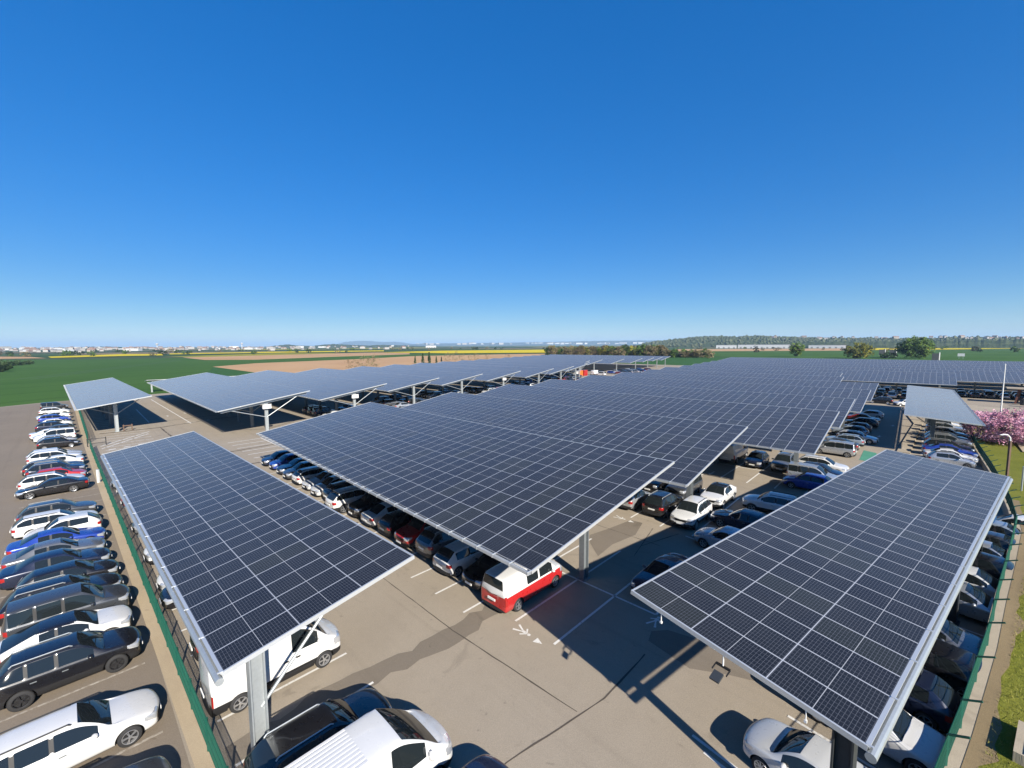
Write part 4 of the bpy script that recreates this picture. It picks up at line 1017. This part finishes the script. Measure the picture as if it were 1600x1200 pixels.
# ------------------------------------------------------------------ trees
def leafmat(name, col, tr=.0):
    b = NB(name); oi = b.noise(b.geo(), 1.2, 3)
    b.set(Base_Color=b.mix(oi, tuple(v*.62 for v in col), tuple(min(1, v*1.4) for v in col)), Roughness=.75, Specular_IOR_Level=.2); return b.mat
LM = {'green': [leafmat('leaf_mid', (.070, .125, .022)), leafmat('leaf_dark', (.035, .070, .016)), leafmat('leaf_light', (.115, .175, .03))],
      'olive': [leafmat('leaf_olive', (.13, .135, .025)), leafmat('leaf_olive_dark', (.06, .07, .018)), leafmat('leaf_yellow', (.24, .22, .03))],
      'twig': [leafmat('twig_brown', (.19, .15, .085)), leafmat('twig_dark', (.11, .09, .05)), leafmat('twig_olive', (.15, .15, .06))],
      'dark': [leafmat('needle', (.030, .055, .022)), leafmat('needle_dark', (.016, .032, .014)), leafmat('needle_light', (.05, .08, .03))],
      'pink': [leafmat('blossom', (.52, .25, .34)), leafmat('blossom_dark', (.28, .12, .17)), leafmat('blossom_light', (.60, .38, .46))]}
MT['bark'] = simple('bark', (.07, .05, .038), .9, var=.3)
def crown_mesh(rad, clumps, per, size, seed, shape='round'):
    rr = random.Random(seed); V = []; F = []; M = []
    for c in range(clumps):
        while True:
            p = Vector((rr.uniform(-1, 1), rr.uniform(-1, 1), rr.uniform(-1, 1)))
            if .25 < p.length < 1: break
        if shape == 'cone': p.x *= (1-(p.z+1)/2)*.95+.05; p.y *= (1-(p.z+1)/2)*.95+.05
        c0 = Vector((p.x*rad[0], p.y*rad[1], p.z*rad[2])); cr = min(rad)*rr.uniform(.16, .38); base = rr.random()
        for _ in range(per):
            d = Vector((rr.gauss(0, 1), rr.gauss(0, 1), rr.gauss(0, .8))).normalized()*cr*rr.random()**.4
            q = c0+d; a = Vector((rr.gauss(0, 1), rr.gauss(0, 1), rr.gauss(0, 1))).normalized(); b = a.orthogonal().normalized(); s_ = size*rr.uniform(.5, 1.2)
            k = len(V); V += [q-a*s_, q+b*s_*.55, q+a*s_, q-b*s_*.55]; F.append((k, k+1, k+2, k+3))
            M.append(1 if base < .3 else 2 if base > .74 else 0) if rr.random() < .8 else M.append(rr.randrange(3))
    m_ = MB(); m_.v = [tuple(v) for v in V]; m_.f = F; m_.mi = M; return m_
def trunk_mesh(h, r, crown_r, seed, limbs=6):
    rr = random.Random(seed); m_ = MB(); p = Vector((0, 0, -.1)); n = 5
    for i in range(n):
        q = Vector((rr.uniform(-.08, .08)*h*.2*i/n, rr.uniform(-.08, .08)*h*.2*i/n, h*(i+1)/n)); m_.tube(p, q, r*(1-.16*i), 8, 0, r*(1-.16*(i+1))); p = q
    for i in range(limbs):
        a = 2*math.pi*i/limbs+rr.uniform(-.4, .4); z0 = h*rr.uniform(.55, .95); b = Vector((math.cos(a)*crown_r*.65, math.sin(a)*crown_r*.65, z0+crown_r*rr.uniform(.3, .9)))
        m_.tube((0, 0, z0), b, r*.45, 6, 0, r*.12)
    return m_
TREES = {}
def tree(name, key, xy, z, label, cat, pal, rad, trunk, clumps, per, size, group=None, shape='round', scale=1.0, rz=0.0, seed=1):
    if key not in TREES:
        TREES[key] = (crown_mesh(rad, clumps, per, size, seed, shape).mesh('crown', LM[pal]), trunk_mesh(trunk, max(.07, trunk*.055), rad[0], seed).mesh('trunk', [MT['bark']]))
    cm, tm = TREES[key]
    root = thing(name, label, cat, (xy[0], xy[1], z), rz, group); root.scale = (scale,)*3
    link('crown', cm, root, (0, 0, trunk+rad[2]*.72)); link('trunk', tm, root)
    return root
tree('cherry_tree', 'cherry', (63.5, 54.2), .4, 'pink blossoming cherry tree on the lawn at the right edge', 'tree', 'pink', (4.6, 4.4, 2.1), .6, 210, 90, .12, seed=5)
tree('tree', 'tA', (283, 430), 0, 'small round green tree, leftmost of three beyond the right canopies', 'tree', 'green', (6.5, 6, 6.5), 3.0, 70, 40, .75, seed=1)
tree('tree', 'tB', (308, 385), 0, 'yellow green bushy tree, middle of three beyond the right canopies', 'tree', 'olive', (11, 9, 7), 2.0, 100, 40, .8, seed=2)
tree('tree', 'tC', (352, 378), 0, 'large round bright green tree, rightmost of three beyond the canopies', 'tree', 'green', (13, 11, 9), 3.0, 150, 42, .85, seed=3)
tree('bush', 'tD', (333, 383), 0, 'dark low bush at the left foot of the large green tree', 'bush', 'dark', (8, 5, 3), .6, 50, 36, .6, seed=4)
GH = 'trees of the brown hedge line beyond the canopies'
rr = random.Random(3)
def px_ground(px, dist):
    a = math.atan2(px-800, 675); return (dist*math.sin(a), dist*math.cos(a))
hp = []
for i in range(96):
    px = 858+i*2.6+rr.uniform(-3, 3); hp.append((px, 560 - (px-862)*.4 + rr.uniform(-20, 25)))
for i, (px, d) in enumerate(hp):
    pal, key = [('twig', 'hA'), ('twig', 'hB'), ('olive', 'hC'), ('green', 'hD')][rr.choice([0, 0, 1, 1, 2, 3])]
    lab = {'hA': 'bare brown tree in the hedge line beyond the canopies', 'hB': 'bare brown tree in the hedge line beyond the canopies', 'hC': 'olive tree coming into leaf in the hedge line beyond the canopies', 'hD': 'green leafy tree in the hedge line beyond the canopies'}[key]
    tree('hedge_tree', key, px_ground(px, d), 0, lab, 'tree', pal, (5.5, 5, 5.2), 1.5, 46, 34, .62, GH, scale=rr.uniform(.75, 1.25) if px < 1040 else rr.uniform(.5, .85), rz=rr.uniform(0, 6), seed=10+ord(key[1]))
GC = 'five dark conifers behind the far canopies'
for i, (px, s_, lab) in enumerate([(649, .8, 'slim dark conifer, leftmost behind the far canopies'), (661, 1.1, 'dark conifer, second from left behind the far canopies'), (671, 1.2, 'tallest dark conifer in the middle of the five'), (682, .75, 'short dark conifer, fourth from left behind the canopies'), (690, .7, 'short dark conifer, rightmost behind the far canopies')]):
    tree('conifer', 'con', px_ground(px, 330), 0, lab, 'tree', 'dark', (2.2, 2.2, 6.0), .5, 90, 26, .42, GC, 'cone', s_*.62, i, seed=8)
for i, (px, d, s_) in enumerate([(700, 340, .7), (712, 350, .8), (722, 350, .6), (744, 360, .6), (545, 255, .55), (556, 258, .5), (570, 262, .7), (583, 266, .75), (588, 268, .6), (735, 360, .5), (760, 380, .5), (793, 400, .5)]):
    tree('bare_tree', 'bare', px_ground(px, d), 0, 'thin brown tree still without leaves behind the far canopies', 'tree', 'twig', (4, 4, 5.0), 2.0, 26, 12, .34, 'thin bare trees behind the far canopies', scale=s_*1.15, rz=i, seed=14)
GB2 = 'dark field bushes at far left'
for i, (px, d, s_) in enumerate([(6, 420, 1.2), (18, 470, .9), (30, 480, 1.0), (44, 500, .8), (2, 360, 1.1), (12, 380, .7), (50, 520, .6)]):
    tree('bush', 'fb', px_ground(px, d), 0, 'dark round bush in the green field at the left edge', 'bush', 'dark', (6, 5, 4), .8, 40, 30, .7, GB2, scale=s_*.55, rz=i, seed=17)
# hedgerow trees scattered over the plain
GP = 'small trees scattered over the distant plain'
for i in range(110):
    px = rr.uniform(-40, 1640); d = rr.uniform(800, 1500); s_ = rr.uniform(.4, .9)
    if 560 < px < 870 and d < 1250: d += 500
    x, y = px_ground(px, d)
    tree('field_tree', ('pA', 'pB', 'pC')[i % 3], (x, y), 0, 'small dark tree on the distant plain', 'tree', ('dark', 'green', 'twig')[i % 3], (9, 6, 5), 1.0, 24, 22, 1.1, GP, scale=s_, rz=rr.uniform(0, 6), seed=20+i % 3)

# ------------------------------------------------------------------ hills
def hill_mat(name, lo, mid, hi, sc_):
    b = NB(name); p = b.geo(); n = b.noise(p, sc_, 6, .7); n2 = b.voro(p, sc_*3)
    c = b.ramp(n, [(.3, lo), (.5, mid), (.7, hi)]); c = b.mix(b.m('MULTIPLY', n2.outputs['Distance'], .6), c, lo)
    b.set(Base_Color=c, Roughness=.95, Specular_IOR_Level=.05); return b.mat
MT['wood'] = hill_mat('wooded_hillside', (.022, .036, .018), (.060, .082, .038), (.14, .15, .08), .02)
MT['far'] = hill_mat('far_hillside', (.03, .045, .035), (.05, .07, .05), (.10, .11, .09), .004)
def hill(name, prof, dist, depth, mat, seed, rough=.16, nx=90):
    """prof: (bearing as photo column, height) pairs; a real ridge with a front and a back slope"""
    rr = random.Random(seed); m_ = MB(); ny = 9; vs = []; nx = 260 if dist < 3500 else nx
    cols = []
    for i in range(nx+1):
        px = lerp(prof[0][0], prof[-1][0], i/nx)
        for (a, ha), (b, hb) in zip(prof[:-1], prof[1:]):
            if a <= px <= b: h_ = lerp(ha, hb, (px-a)/(b-a)); break
        cols.append((px, h_*(1+rr.uniform(-rough, rough))))
    for j in range(ny+1):
        t = j/ny
        for (px, h_) in cols:
            x, y = px_ground(px, 1.0); d = dist+depth*(t-.5)
            x, y = x*d, y*d
            s_ = math.sin(math.pi*t)**.8 if 0 < t < 1 else 0
            vs.append((x, y, -1+(h_+1)*s_*(1+rr.uniform(-.03, .03))))
    w_ = nx+1
    m_.add(vs, [(j*w_+i, j*w_+i+1, (j+1)*w_+i+1, (j+1)*w_+i) for j in range(ny) for i in range(nx)])
    o = m_.build(name, mat, None, True); o['kind'] = 'structure'; return o
def Hm(py, dist, px):           # ridge height that reaches photo row py
    hor = 539.25 - (px-800)*.00438
    return 13.2 + (hor-py)/675*dist*math.cos(math.atan2(px-800, 675))
def ridge(name, pts, dist, depth, mat, seed, rough=.16): hill(name, [(px, max(1, Hm(py, dist, px))) for px, py in pts], dist, depth, mat, seed, rough)
ridge('hill', [(990, 540), (1025, 534), (1060, 531), (1090, 527.5), (1120, 526.8), (1150, 527.5), (1185, 526.5), (1230, 528), (1300, 529.5), (1380, 530), (1450, 530), (1530, 528.5), (1600, 529), (1700, 528)], 2600, 1500, MT['wood'], 1, .03)
ridge('hill', [(1180, 538), (1280, 534), (1420, 533), (1560, 531), (1720, 530)], 1900, 700, MT['wood'], 7, .08)
ridge('hill', [(60, 546), (100, 543.6), (140, 541.8), (170, 541.4), (200, 542.5), (240, 544)], 3000, 900, MT['wood'], 2, .05)
ridge('hill', [(420, 541.5), (436, 539.6), (452, 538.2), (468, 540), (490, 540.5), (508, 538.5), (524, 537.6), (545, 538.6), (575, 540), (600, 538.8), (640, 540), (680, 541.5)], 4200, 1200, MT['wood'], 3, .06)
ridge('mountain', [(515, 541), (540, 534.5), (562, 532.6), (580, 532.8), (600, 534.6), (620, 534), (650, 538)], 16000, 3000, MT['far'], 4, .03)
ridge('mountain', [(620, 539), (660, 536.8), (720, 536.3), (800, 535.5), (870, 534.2), (940, 532.6), (1000, 532.0), (1060, 532.5), (1120, 534)], 12500, 2500, MT['far'], 5, .02)
ridge('mountain', [(-120, 548), (0, 546.5), (100, 545.6), (250, 543.8), (420, 541.6), (560, 541)], 9000, 2500, MT['far'], 6, .10)

# woodland clothing the right hand ridge: one mass of crowns
rw = random.Random(77); wd = MB(); RP = [(1000, 538.5), (1025, 534), (1060, 531), (1090, 527.5), (1120, 526.8), (1150, 527.5), (1185, 526.5), (1230, 528), (1300, 529.5), (1380, 530), (1450, 530), (1530, 528.5), (1620, 529)]
V_, F_, M_ = [], [], []
for _ in range(3400):
    px = rw.uniform(1002, 1620); t = rw.random()**.7
    for (a, ya), (b, yb) in zip(RP[:-1], RP[1:]):
        if a <= px <= b: ytop = lerp(ya, yb, (px-a)/(b-a)); break
    d = 2600-750*(1-t); hz_ = Hm(ytop, 2600, px)*math.sin(math.pi/2*t)**.8
    x, y = px_ground(px, d); s_ = rw.uniform(3.5, 7)*(1.5 if rw.random() < .08 else 1); k = len(V_)
    for q in ((1, 0, 0), (0, 1, 0), (-1, 0, 0), (0, -1, 0), (.6, .6, .55), (-.6, .6, .55), (-.6, -.6, .55), (.6, -.6, .55), (0, 0, 1)):
        V_.append((x+q[0]*s_*rw.uniform(.7, 1.3), y+q[1]*s_*rw.uniform(.7, 1.3), hz_-2+q[2]*s_*rw.uniform(.9, 1.5)))
    F_ += [(k, k+4, k+7), (k, k+1, k+4), (k+1, k+5, k+4), (k+1, k+2, k+5), (k+2, k+6, k+5), (k+2, k+3, k+6), (k+3, k+7, k+6), (k+3, k, k+7), (k+4, k+5, k+8), (k+5, k+6, k+8), (k+6, k+7, k+8), (k+7, k+4, k+8)]
    M_ += [rw.choice([0, 0, 1, 1, 2])]*12
wd.v, wd.f, wd.mi = V_, F_, M_
o = wd.build('woodland', [leafmat('wood_crown_a', (.060, .076, .040)), leafmat('wood_crown_b', (.046, .060, .032)), leafmat('wood_crown_c', (.088, .098, .052))]); tag(o, 'woodland of small crowns clothing the ridge on the right', 'woodland', kind='stuff')

# ------------------------------------------------------------------ distant buildings
MT['wall_a'] = simple('pale_render', (.33, .315, .30), .8); MT['wall_b'] = simple('cream_render', (.27, .24, .21), .8); MT['tile'] = simple('clay_tiles', (.20, .125, .10), .85); MT['slate'] = simple('grey_roof', (.18, .18, .19), .7)
MT['sheet'] = simple('white_cladding', (.44, .45, .46), .6)
def house_mesh(l, d, h_, roof, flat=False):
    m_ = MB(); m_.box((0, 0, h_/2), (l, d, h_), 0)
    if flat: m_.box((0, 0, h_+.2), (l+.4, d+.4, .4), 1)
    else:
        e = .3; m_.add([(-l/2-e, -d/2-e, h_), (l/2+e, -d/2-e, h_), (l/2+e, d/2+e, h_), (-l/2-e, d/2+e, h_), (-l/2, 0, h_+roof), (l/2, 0, h_+roof)], [(0, 1, 5, 4), (2, 3, 4, 5), (0, 4, 3), (1, 2, 5)], 1)
    return m_
HM = [house_mesh(13, 9, 5.5, 3).mesh('house', [MT['wall_a'], MT['tile']]), house_mesh(16, 10, 6, 3).mesh('house', [MT['wall_b'], MT['tile']]), house_mesh(24, 12, 9, 0, True).mesh('house', [MT['wall_a'], MT['slate']]), house_mesh(34, 16, 7, 0, True).mesh('house', [MT['sheet'], MT['sheet']]), house_mesh(12, 9, 5, 3).mesh('house', [MT['wall_a'], MT['slate']])]
rr = random.Random(33)
def house(px, d, k, lab, grp, z=0, s_=1.0):
    o = link('house', HM[k], None, (*px_ground(px, d), z), (0, 0, rr.uniform(0, 3.1))); o.scale = (s_,)*3
    tag(o, lab, 'house', grp)
for i in range(260):
    px = rr.uniform(-30, 430) if i < 215 else rr.uniform(430, 640); d = rr.uniform(1300, 2700)
    house(px, d, rr.choice([0, 0, 0, 1, 1, 2, 3, 4, 4]), 'small pale building of the distant town on the left horizon', 'houses of the distant town', rr.uniform(0, 4)+(d-1300)*.004, rr.uniform(.5, .95))
for i in range(46):
    px = rr.uniform(1190, 1610); d = rr.uniform(2150, 2480)
    house(px, d, rr.choice([0, 1, 4, 4]), 'small house among trees on the right hand ridge', 'houses on the wooded ridge', Hm(530.0+rr.uniform(-1.5, 3), d, px)+2, rr.uniform(.8, 1.2))
for i in range(60):
    px = rr.uniform(640, 1020); d = rr.uniform(7000, 9500)
    house(px, d, rr.choice([2, 3, 3]), 'tiny white building in the blue distant city', 'buildings of the blue distant city', 20+(d-7000)*.01, rr.uniform(1.5, 3.4))
def warehouse(label, px0, px1, d, h_):
    a, b = Vector((*px_ground(px0, d), 0)), Vector((*px_ground(px1, d), 0)); c = (a+b)/2; L = (b-a).length; an = math.atan2(b.y-a.y, b.x-a.x)
    root = thing('warehouse', label, 'warehouse', c, an)
    MB().box((0, 30, h_/2), (L, 60, h_)).build('wall', MT['sheet'], root); MB().box((0, 30, h_+.3), (L+1, 61, .6)).build('roof', MT['slate'], root)
    m_ = MB()
    for i in range(int(L/14)): m_.box((-L/2+8+14*i, -.1, 2.2), (5, .3, 4.0))
    m_.build('loading_doors', MT['slate'], root)
warehouse('long white warehouse below the wooded ridge, left one', 1118, 1150, 1500, 10)
warehouse('long white warehouse below the wooded ridge, widest one', 1152, 1255, 1500, 11)
warehouse('long white warehouse below the wooded ridge, right one', 1262, 1322, 1520, 9)
warehouse('white warehouse far off in the middle, below the blue mountain', 666, 682, 2600, 12)
def water_tower(px, d, h_, lab):
    root = thing('water_tower', lab, 'water tower', (*px_ground(px, d), 0))
    MB().lathe([(2.2, 0), (1.8, h_*.7), (5.5, h_*.9), (5.5, h_), (.01, h_+1)], 18, 0, 'Z').build('shaft', MT['sheet'], root)
water_tower(380, 2600, 30, 'white water tower right of the distant town'); water_tower(248, 2500, 27, 'white water tower above the distant town roofs')
def board(label, px, d, w_, h_):
    root = thing('roadside_board', label, 'sign board', (*px_ground(px, d), 0), -math.atan2(px-800, 675)+.25)
    MB().box((0, 0, h_/2+1.2), (w_, .25, h_)).build('panel', MT['hydrant'], root)
    MB().box((w_/2+.3, .1, h_/2+.9), (.5, .3, h_+1.8)).build('post', MT['white'], root); MB().box((-w_/2+.3, .3, 1.0), (.2, .2, 2.4)).build('post', MT['steel'], root)
board('dark roadside board seen from behind, left of the pair by the yellow field', 1377, 610, 5.0, 5.5); board('dark roadside board seen from behind, right of the pair by the yellow field', 1394, 570, 5.0, 5.5); board('dark roadside board right of the large green tree', 1461, 420, 3.6, 5.0)
root = thing('road_sign', 'small white road sign beyond the right hand canopies', 'road sign', (*px_ground(1501, 520), 0), -.8)
MB().box((0, 0, 3.4), (4.2, .15, 2.4)).build('panel', MT['white'], root); MB().tube((-1.2, .1, 0), (-1.2, .1, 3), .1).build('post', MT['steel'], root); MB().tube((1.2, .1, 0), (1.2, .1, 3), .1).build('post', MT['steel'], root)

# ------------------------------------------------------------------ street furniture on the right
root = thing('flagpole', 'tall white flagpole without a flag behind the pink tree', 'flagpole', (84, 73.5, .2))
MB().tube((0, 0, 0), (0, 0, 9.3), .11, 12, 0, .07).build('pole', MT['white'], root); MB().tube((0, 0, 0), (0, 0, .25), .22, 12).build('base', MT['steel'], root); MB().ball((0, 0, 9.35), (.1, .1, .1)).build('finial', MT['white'], root)
root = thing('street_lamp', 'brown lamp post with a curved white arm on the lawn', 'street lamp', (44.9, 38.3, .6), 0)
MB().box((0, 0, 1.9), (.15, .15, 3.8)).build('post', MT['timber'], root)
m_ = MB(); P_ = [(0, 0, 3.7), (-.05, 0, 4.1), (-.3, 0, 4.35), (-.75, 0, 4.4)]
for a, b in zip(P_[:-1], P_[1:]): m_.tube(a, b, .06, 8)
m_.build('arm', MT['white'], root); MB().ball((-.85, 0, 4.36), (.18, .08, .05)).build('lamp_head', MT['white'], root)
root = thing('bollard_post', 'thin grey post on the lawn beside the lower right canopy corner', 'post', (42.6, 35.2, .7)); MB().tube((0, 0, 0), (0, 0, 2.2), .06, 8).build('post', MT['steel'], root); MB().ball((0, 0, 2.22), (.07, .07, .05)).build('cap', MT['steel'], root)
root = thing('entrance_shelter', 'rusty steel entrance shelter with slanting posts at the right edge', 'shelter', (112.3, 92.0, 0), -math.radians(46))
MB().box((0, 0, 3.3), (8.5, 4.2, .2)).build('roof', MT['concrete'], root)
for i, (x, y, lx) in enumerate(((-2.6, -1.2, .25), (.4, -1.6, -.3), (3.4, -1.2, -.5), (-2.2, 1.4, .2), (3.6, 1.4, .2))): MB().bar((x-lx, y, 0), (x+lx*.6, y, 3.25), .3, .3).build('post', MT['rust'], root)
for i, (x, y, lab) in enumerate(((108.6, 91.0, 'dark waste bin, left of two at the rusty shelter'), (106.0, 88.0, 'dark waste bin, right of two at the rusty shelter'))):
    root = thing('waste_bin', lab, 'bin', (x, y, 0), .3)
    MB().lathe([(.45, .05), (.55, 1.1), (.58, 1.15)], 14, 0, 'Z').build('body', MT['hydrant'], root); MB().lathe([(.6, 1.15), (.5, 1.3), (.01, 1.38)], 14, 0, 'Z').build('lid', MT['black'], root)
root = thing('utility_chamber', 'grey metal hatch on a concrete block in the grass, bottom right corner', 'hatch', (15.7, 11.05, 1.2), -math.radians(53))
MB().box((0, 0, .14), (2.2, 1.7, .36)).build('block', MT['concrete'], root); MB().box((.1, -.2, .34), (1.9, 1.2, .06)).build('lid', MT['steel'], root); MB().box((.2, -.35, .39), (.3, .14, .06)).build('handle', MT['alu'], root)
root = thing('marker_post', 'short white marker post at the left fence beside the black saloon', 'post', (*UV(1.55, 57.6), 0)); MB().box((0, 0, .65), (.16, .16, 1.3)).build('post', MT['white'], root); MB().box((0, 0, 1.31), (.18, .18, .04)).build('cap', MT['alu'], root)
root = thing('kerb_barrier', 'small brown barrier beside the foot of the pale left canopy post', 'barrier', (*UV(6.3, 90.6), 0), R(46))
for x in (-.5, .5): MB().box((x, 0, .5), (.14, .14, 1.0)).build('post', MT['timber'], root)
MB().bar((-.6, 0, .8), (.6, 0, .8), .06, .16).build('rail', MT['timber'], root)
root = thing('pedestrian_gate', 'black metal gate frame in the hatched gap of the left fence', 'gate', (*UV(2.3, 79.5), 0), R(46))
for x in (-.9, .9): MB().box((x, 0, .55), (.1, .1, 1.1)).build('post', MT['black'], root)
MB().bar((-.9, 0, 1.0), (.9, 0, 1.0), .06, .06).build('rail', MT['black'], root); MB().bar((-.9, 0, .4), (.9, 0, .4), .06, .06).build('rail', MT['black'], root)
for i, (u, v, c_, lab) in enumerate([(150.5, 106, 'orange', 'orange container box far along the open lane'), (154.5, 106.4, 'red', 'red container box far along the open lane'), (146.5, 105.5, 'white', 'white container box far along the open lane')]):
    root = thing('container', lab, 'container', (*UV(u, v), 0), R(46))
    m_ = MB(); m_.box((0, 0, 1.2), (2.6, 2.2, 2.3))
    for k in range(9): m_.box((-1.2+.3*k, -1.12, 1.2), (.08, .06, 2.2))
    m_.build('shell', PAINTS[c_], root); MB().box((0, 0, 2.38), (2.64, 2.24, .06)).build('lid', PAINTS[c_], root)
# ------------------------------------------------------------------ haze over the plain
hz = MB().box((0, 6000, 107), (46000, 46000, 216))
hm = bpy.data.materials.new('haze_air'); hm.use_nodes = True; ht = hm.node_tree; ht.nodes.clear()
ho = ht.nodes.new('ShaderNodeOutputMaterial'); hv = ht.nodes.new('ShaderNodeVolumePrincipled')
hv.inputs['Color'].default_value = (.50, .74, 1.0, 1); hv.inputs['Density'].default_value = 8e-5; hv.inputs['Anisotropy'].default_value = 0.0
ht.links.new(hv.outputs[0], ho.inputs['Volume'])
o = hz.build('haze', hm); o['kind'] = 'stuff'; o['label'] = 'thin blue haze over the distant plain'
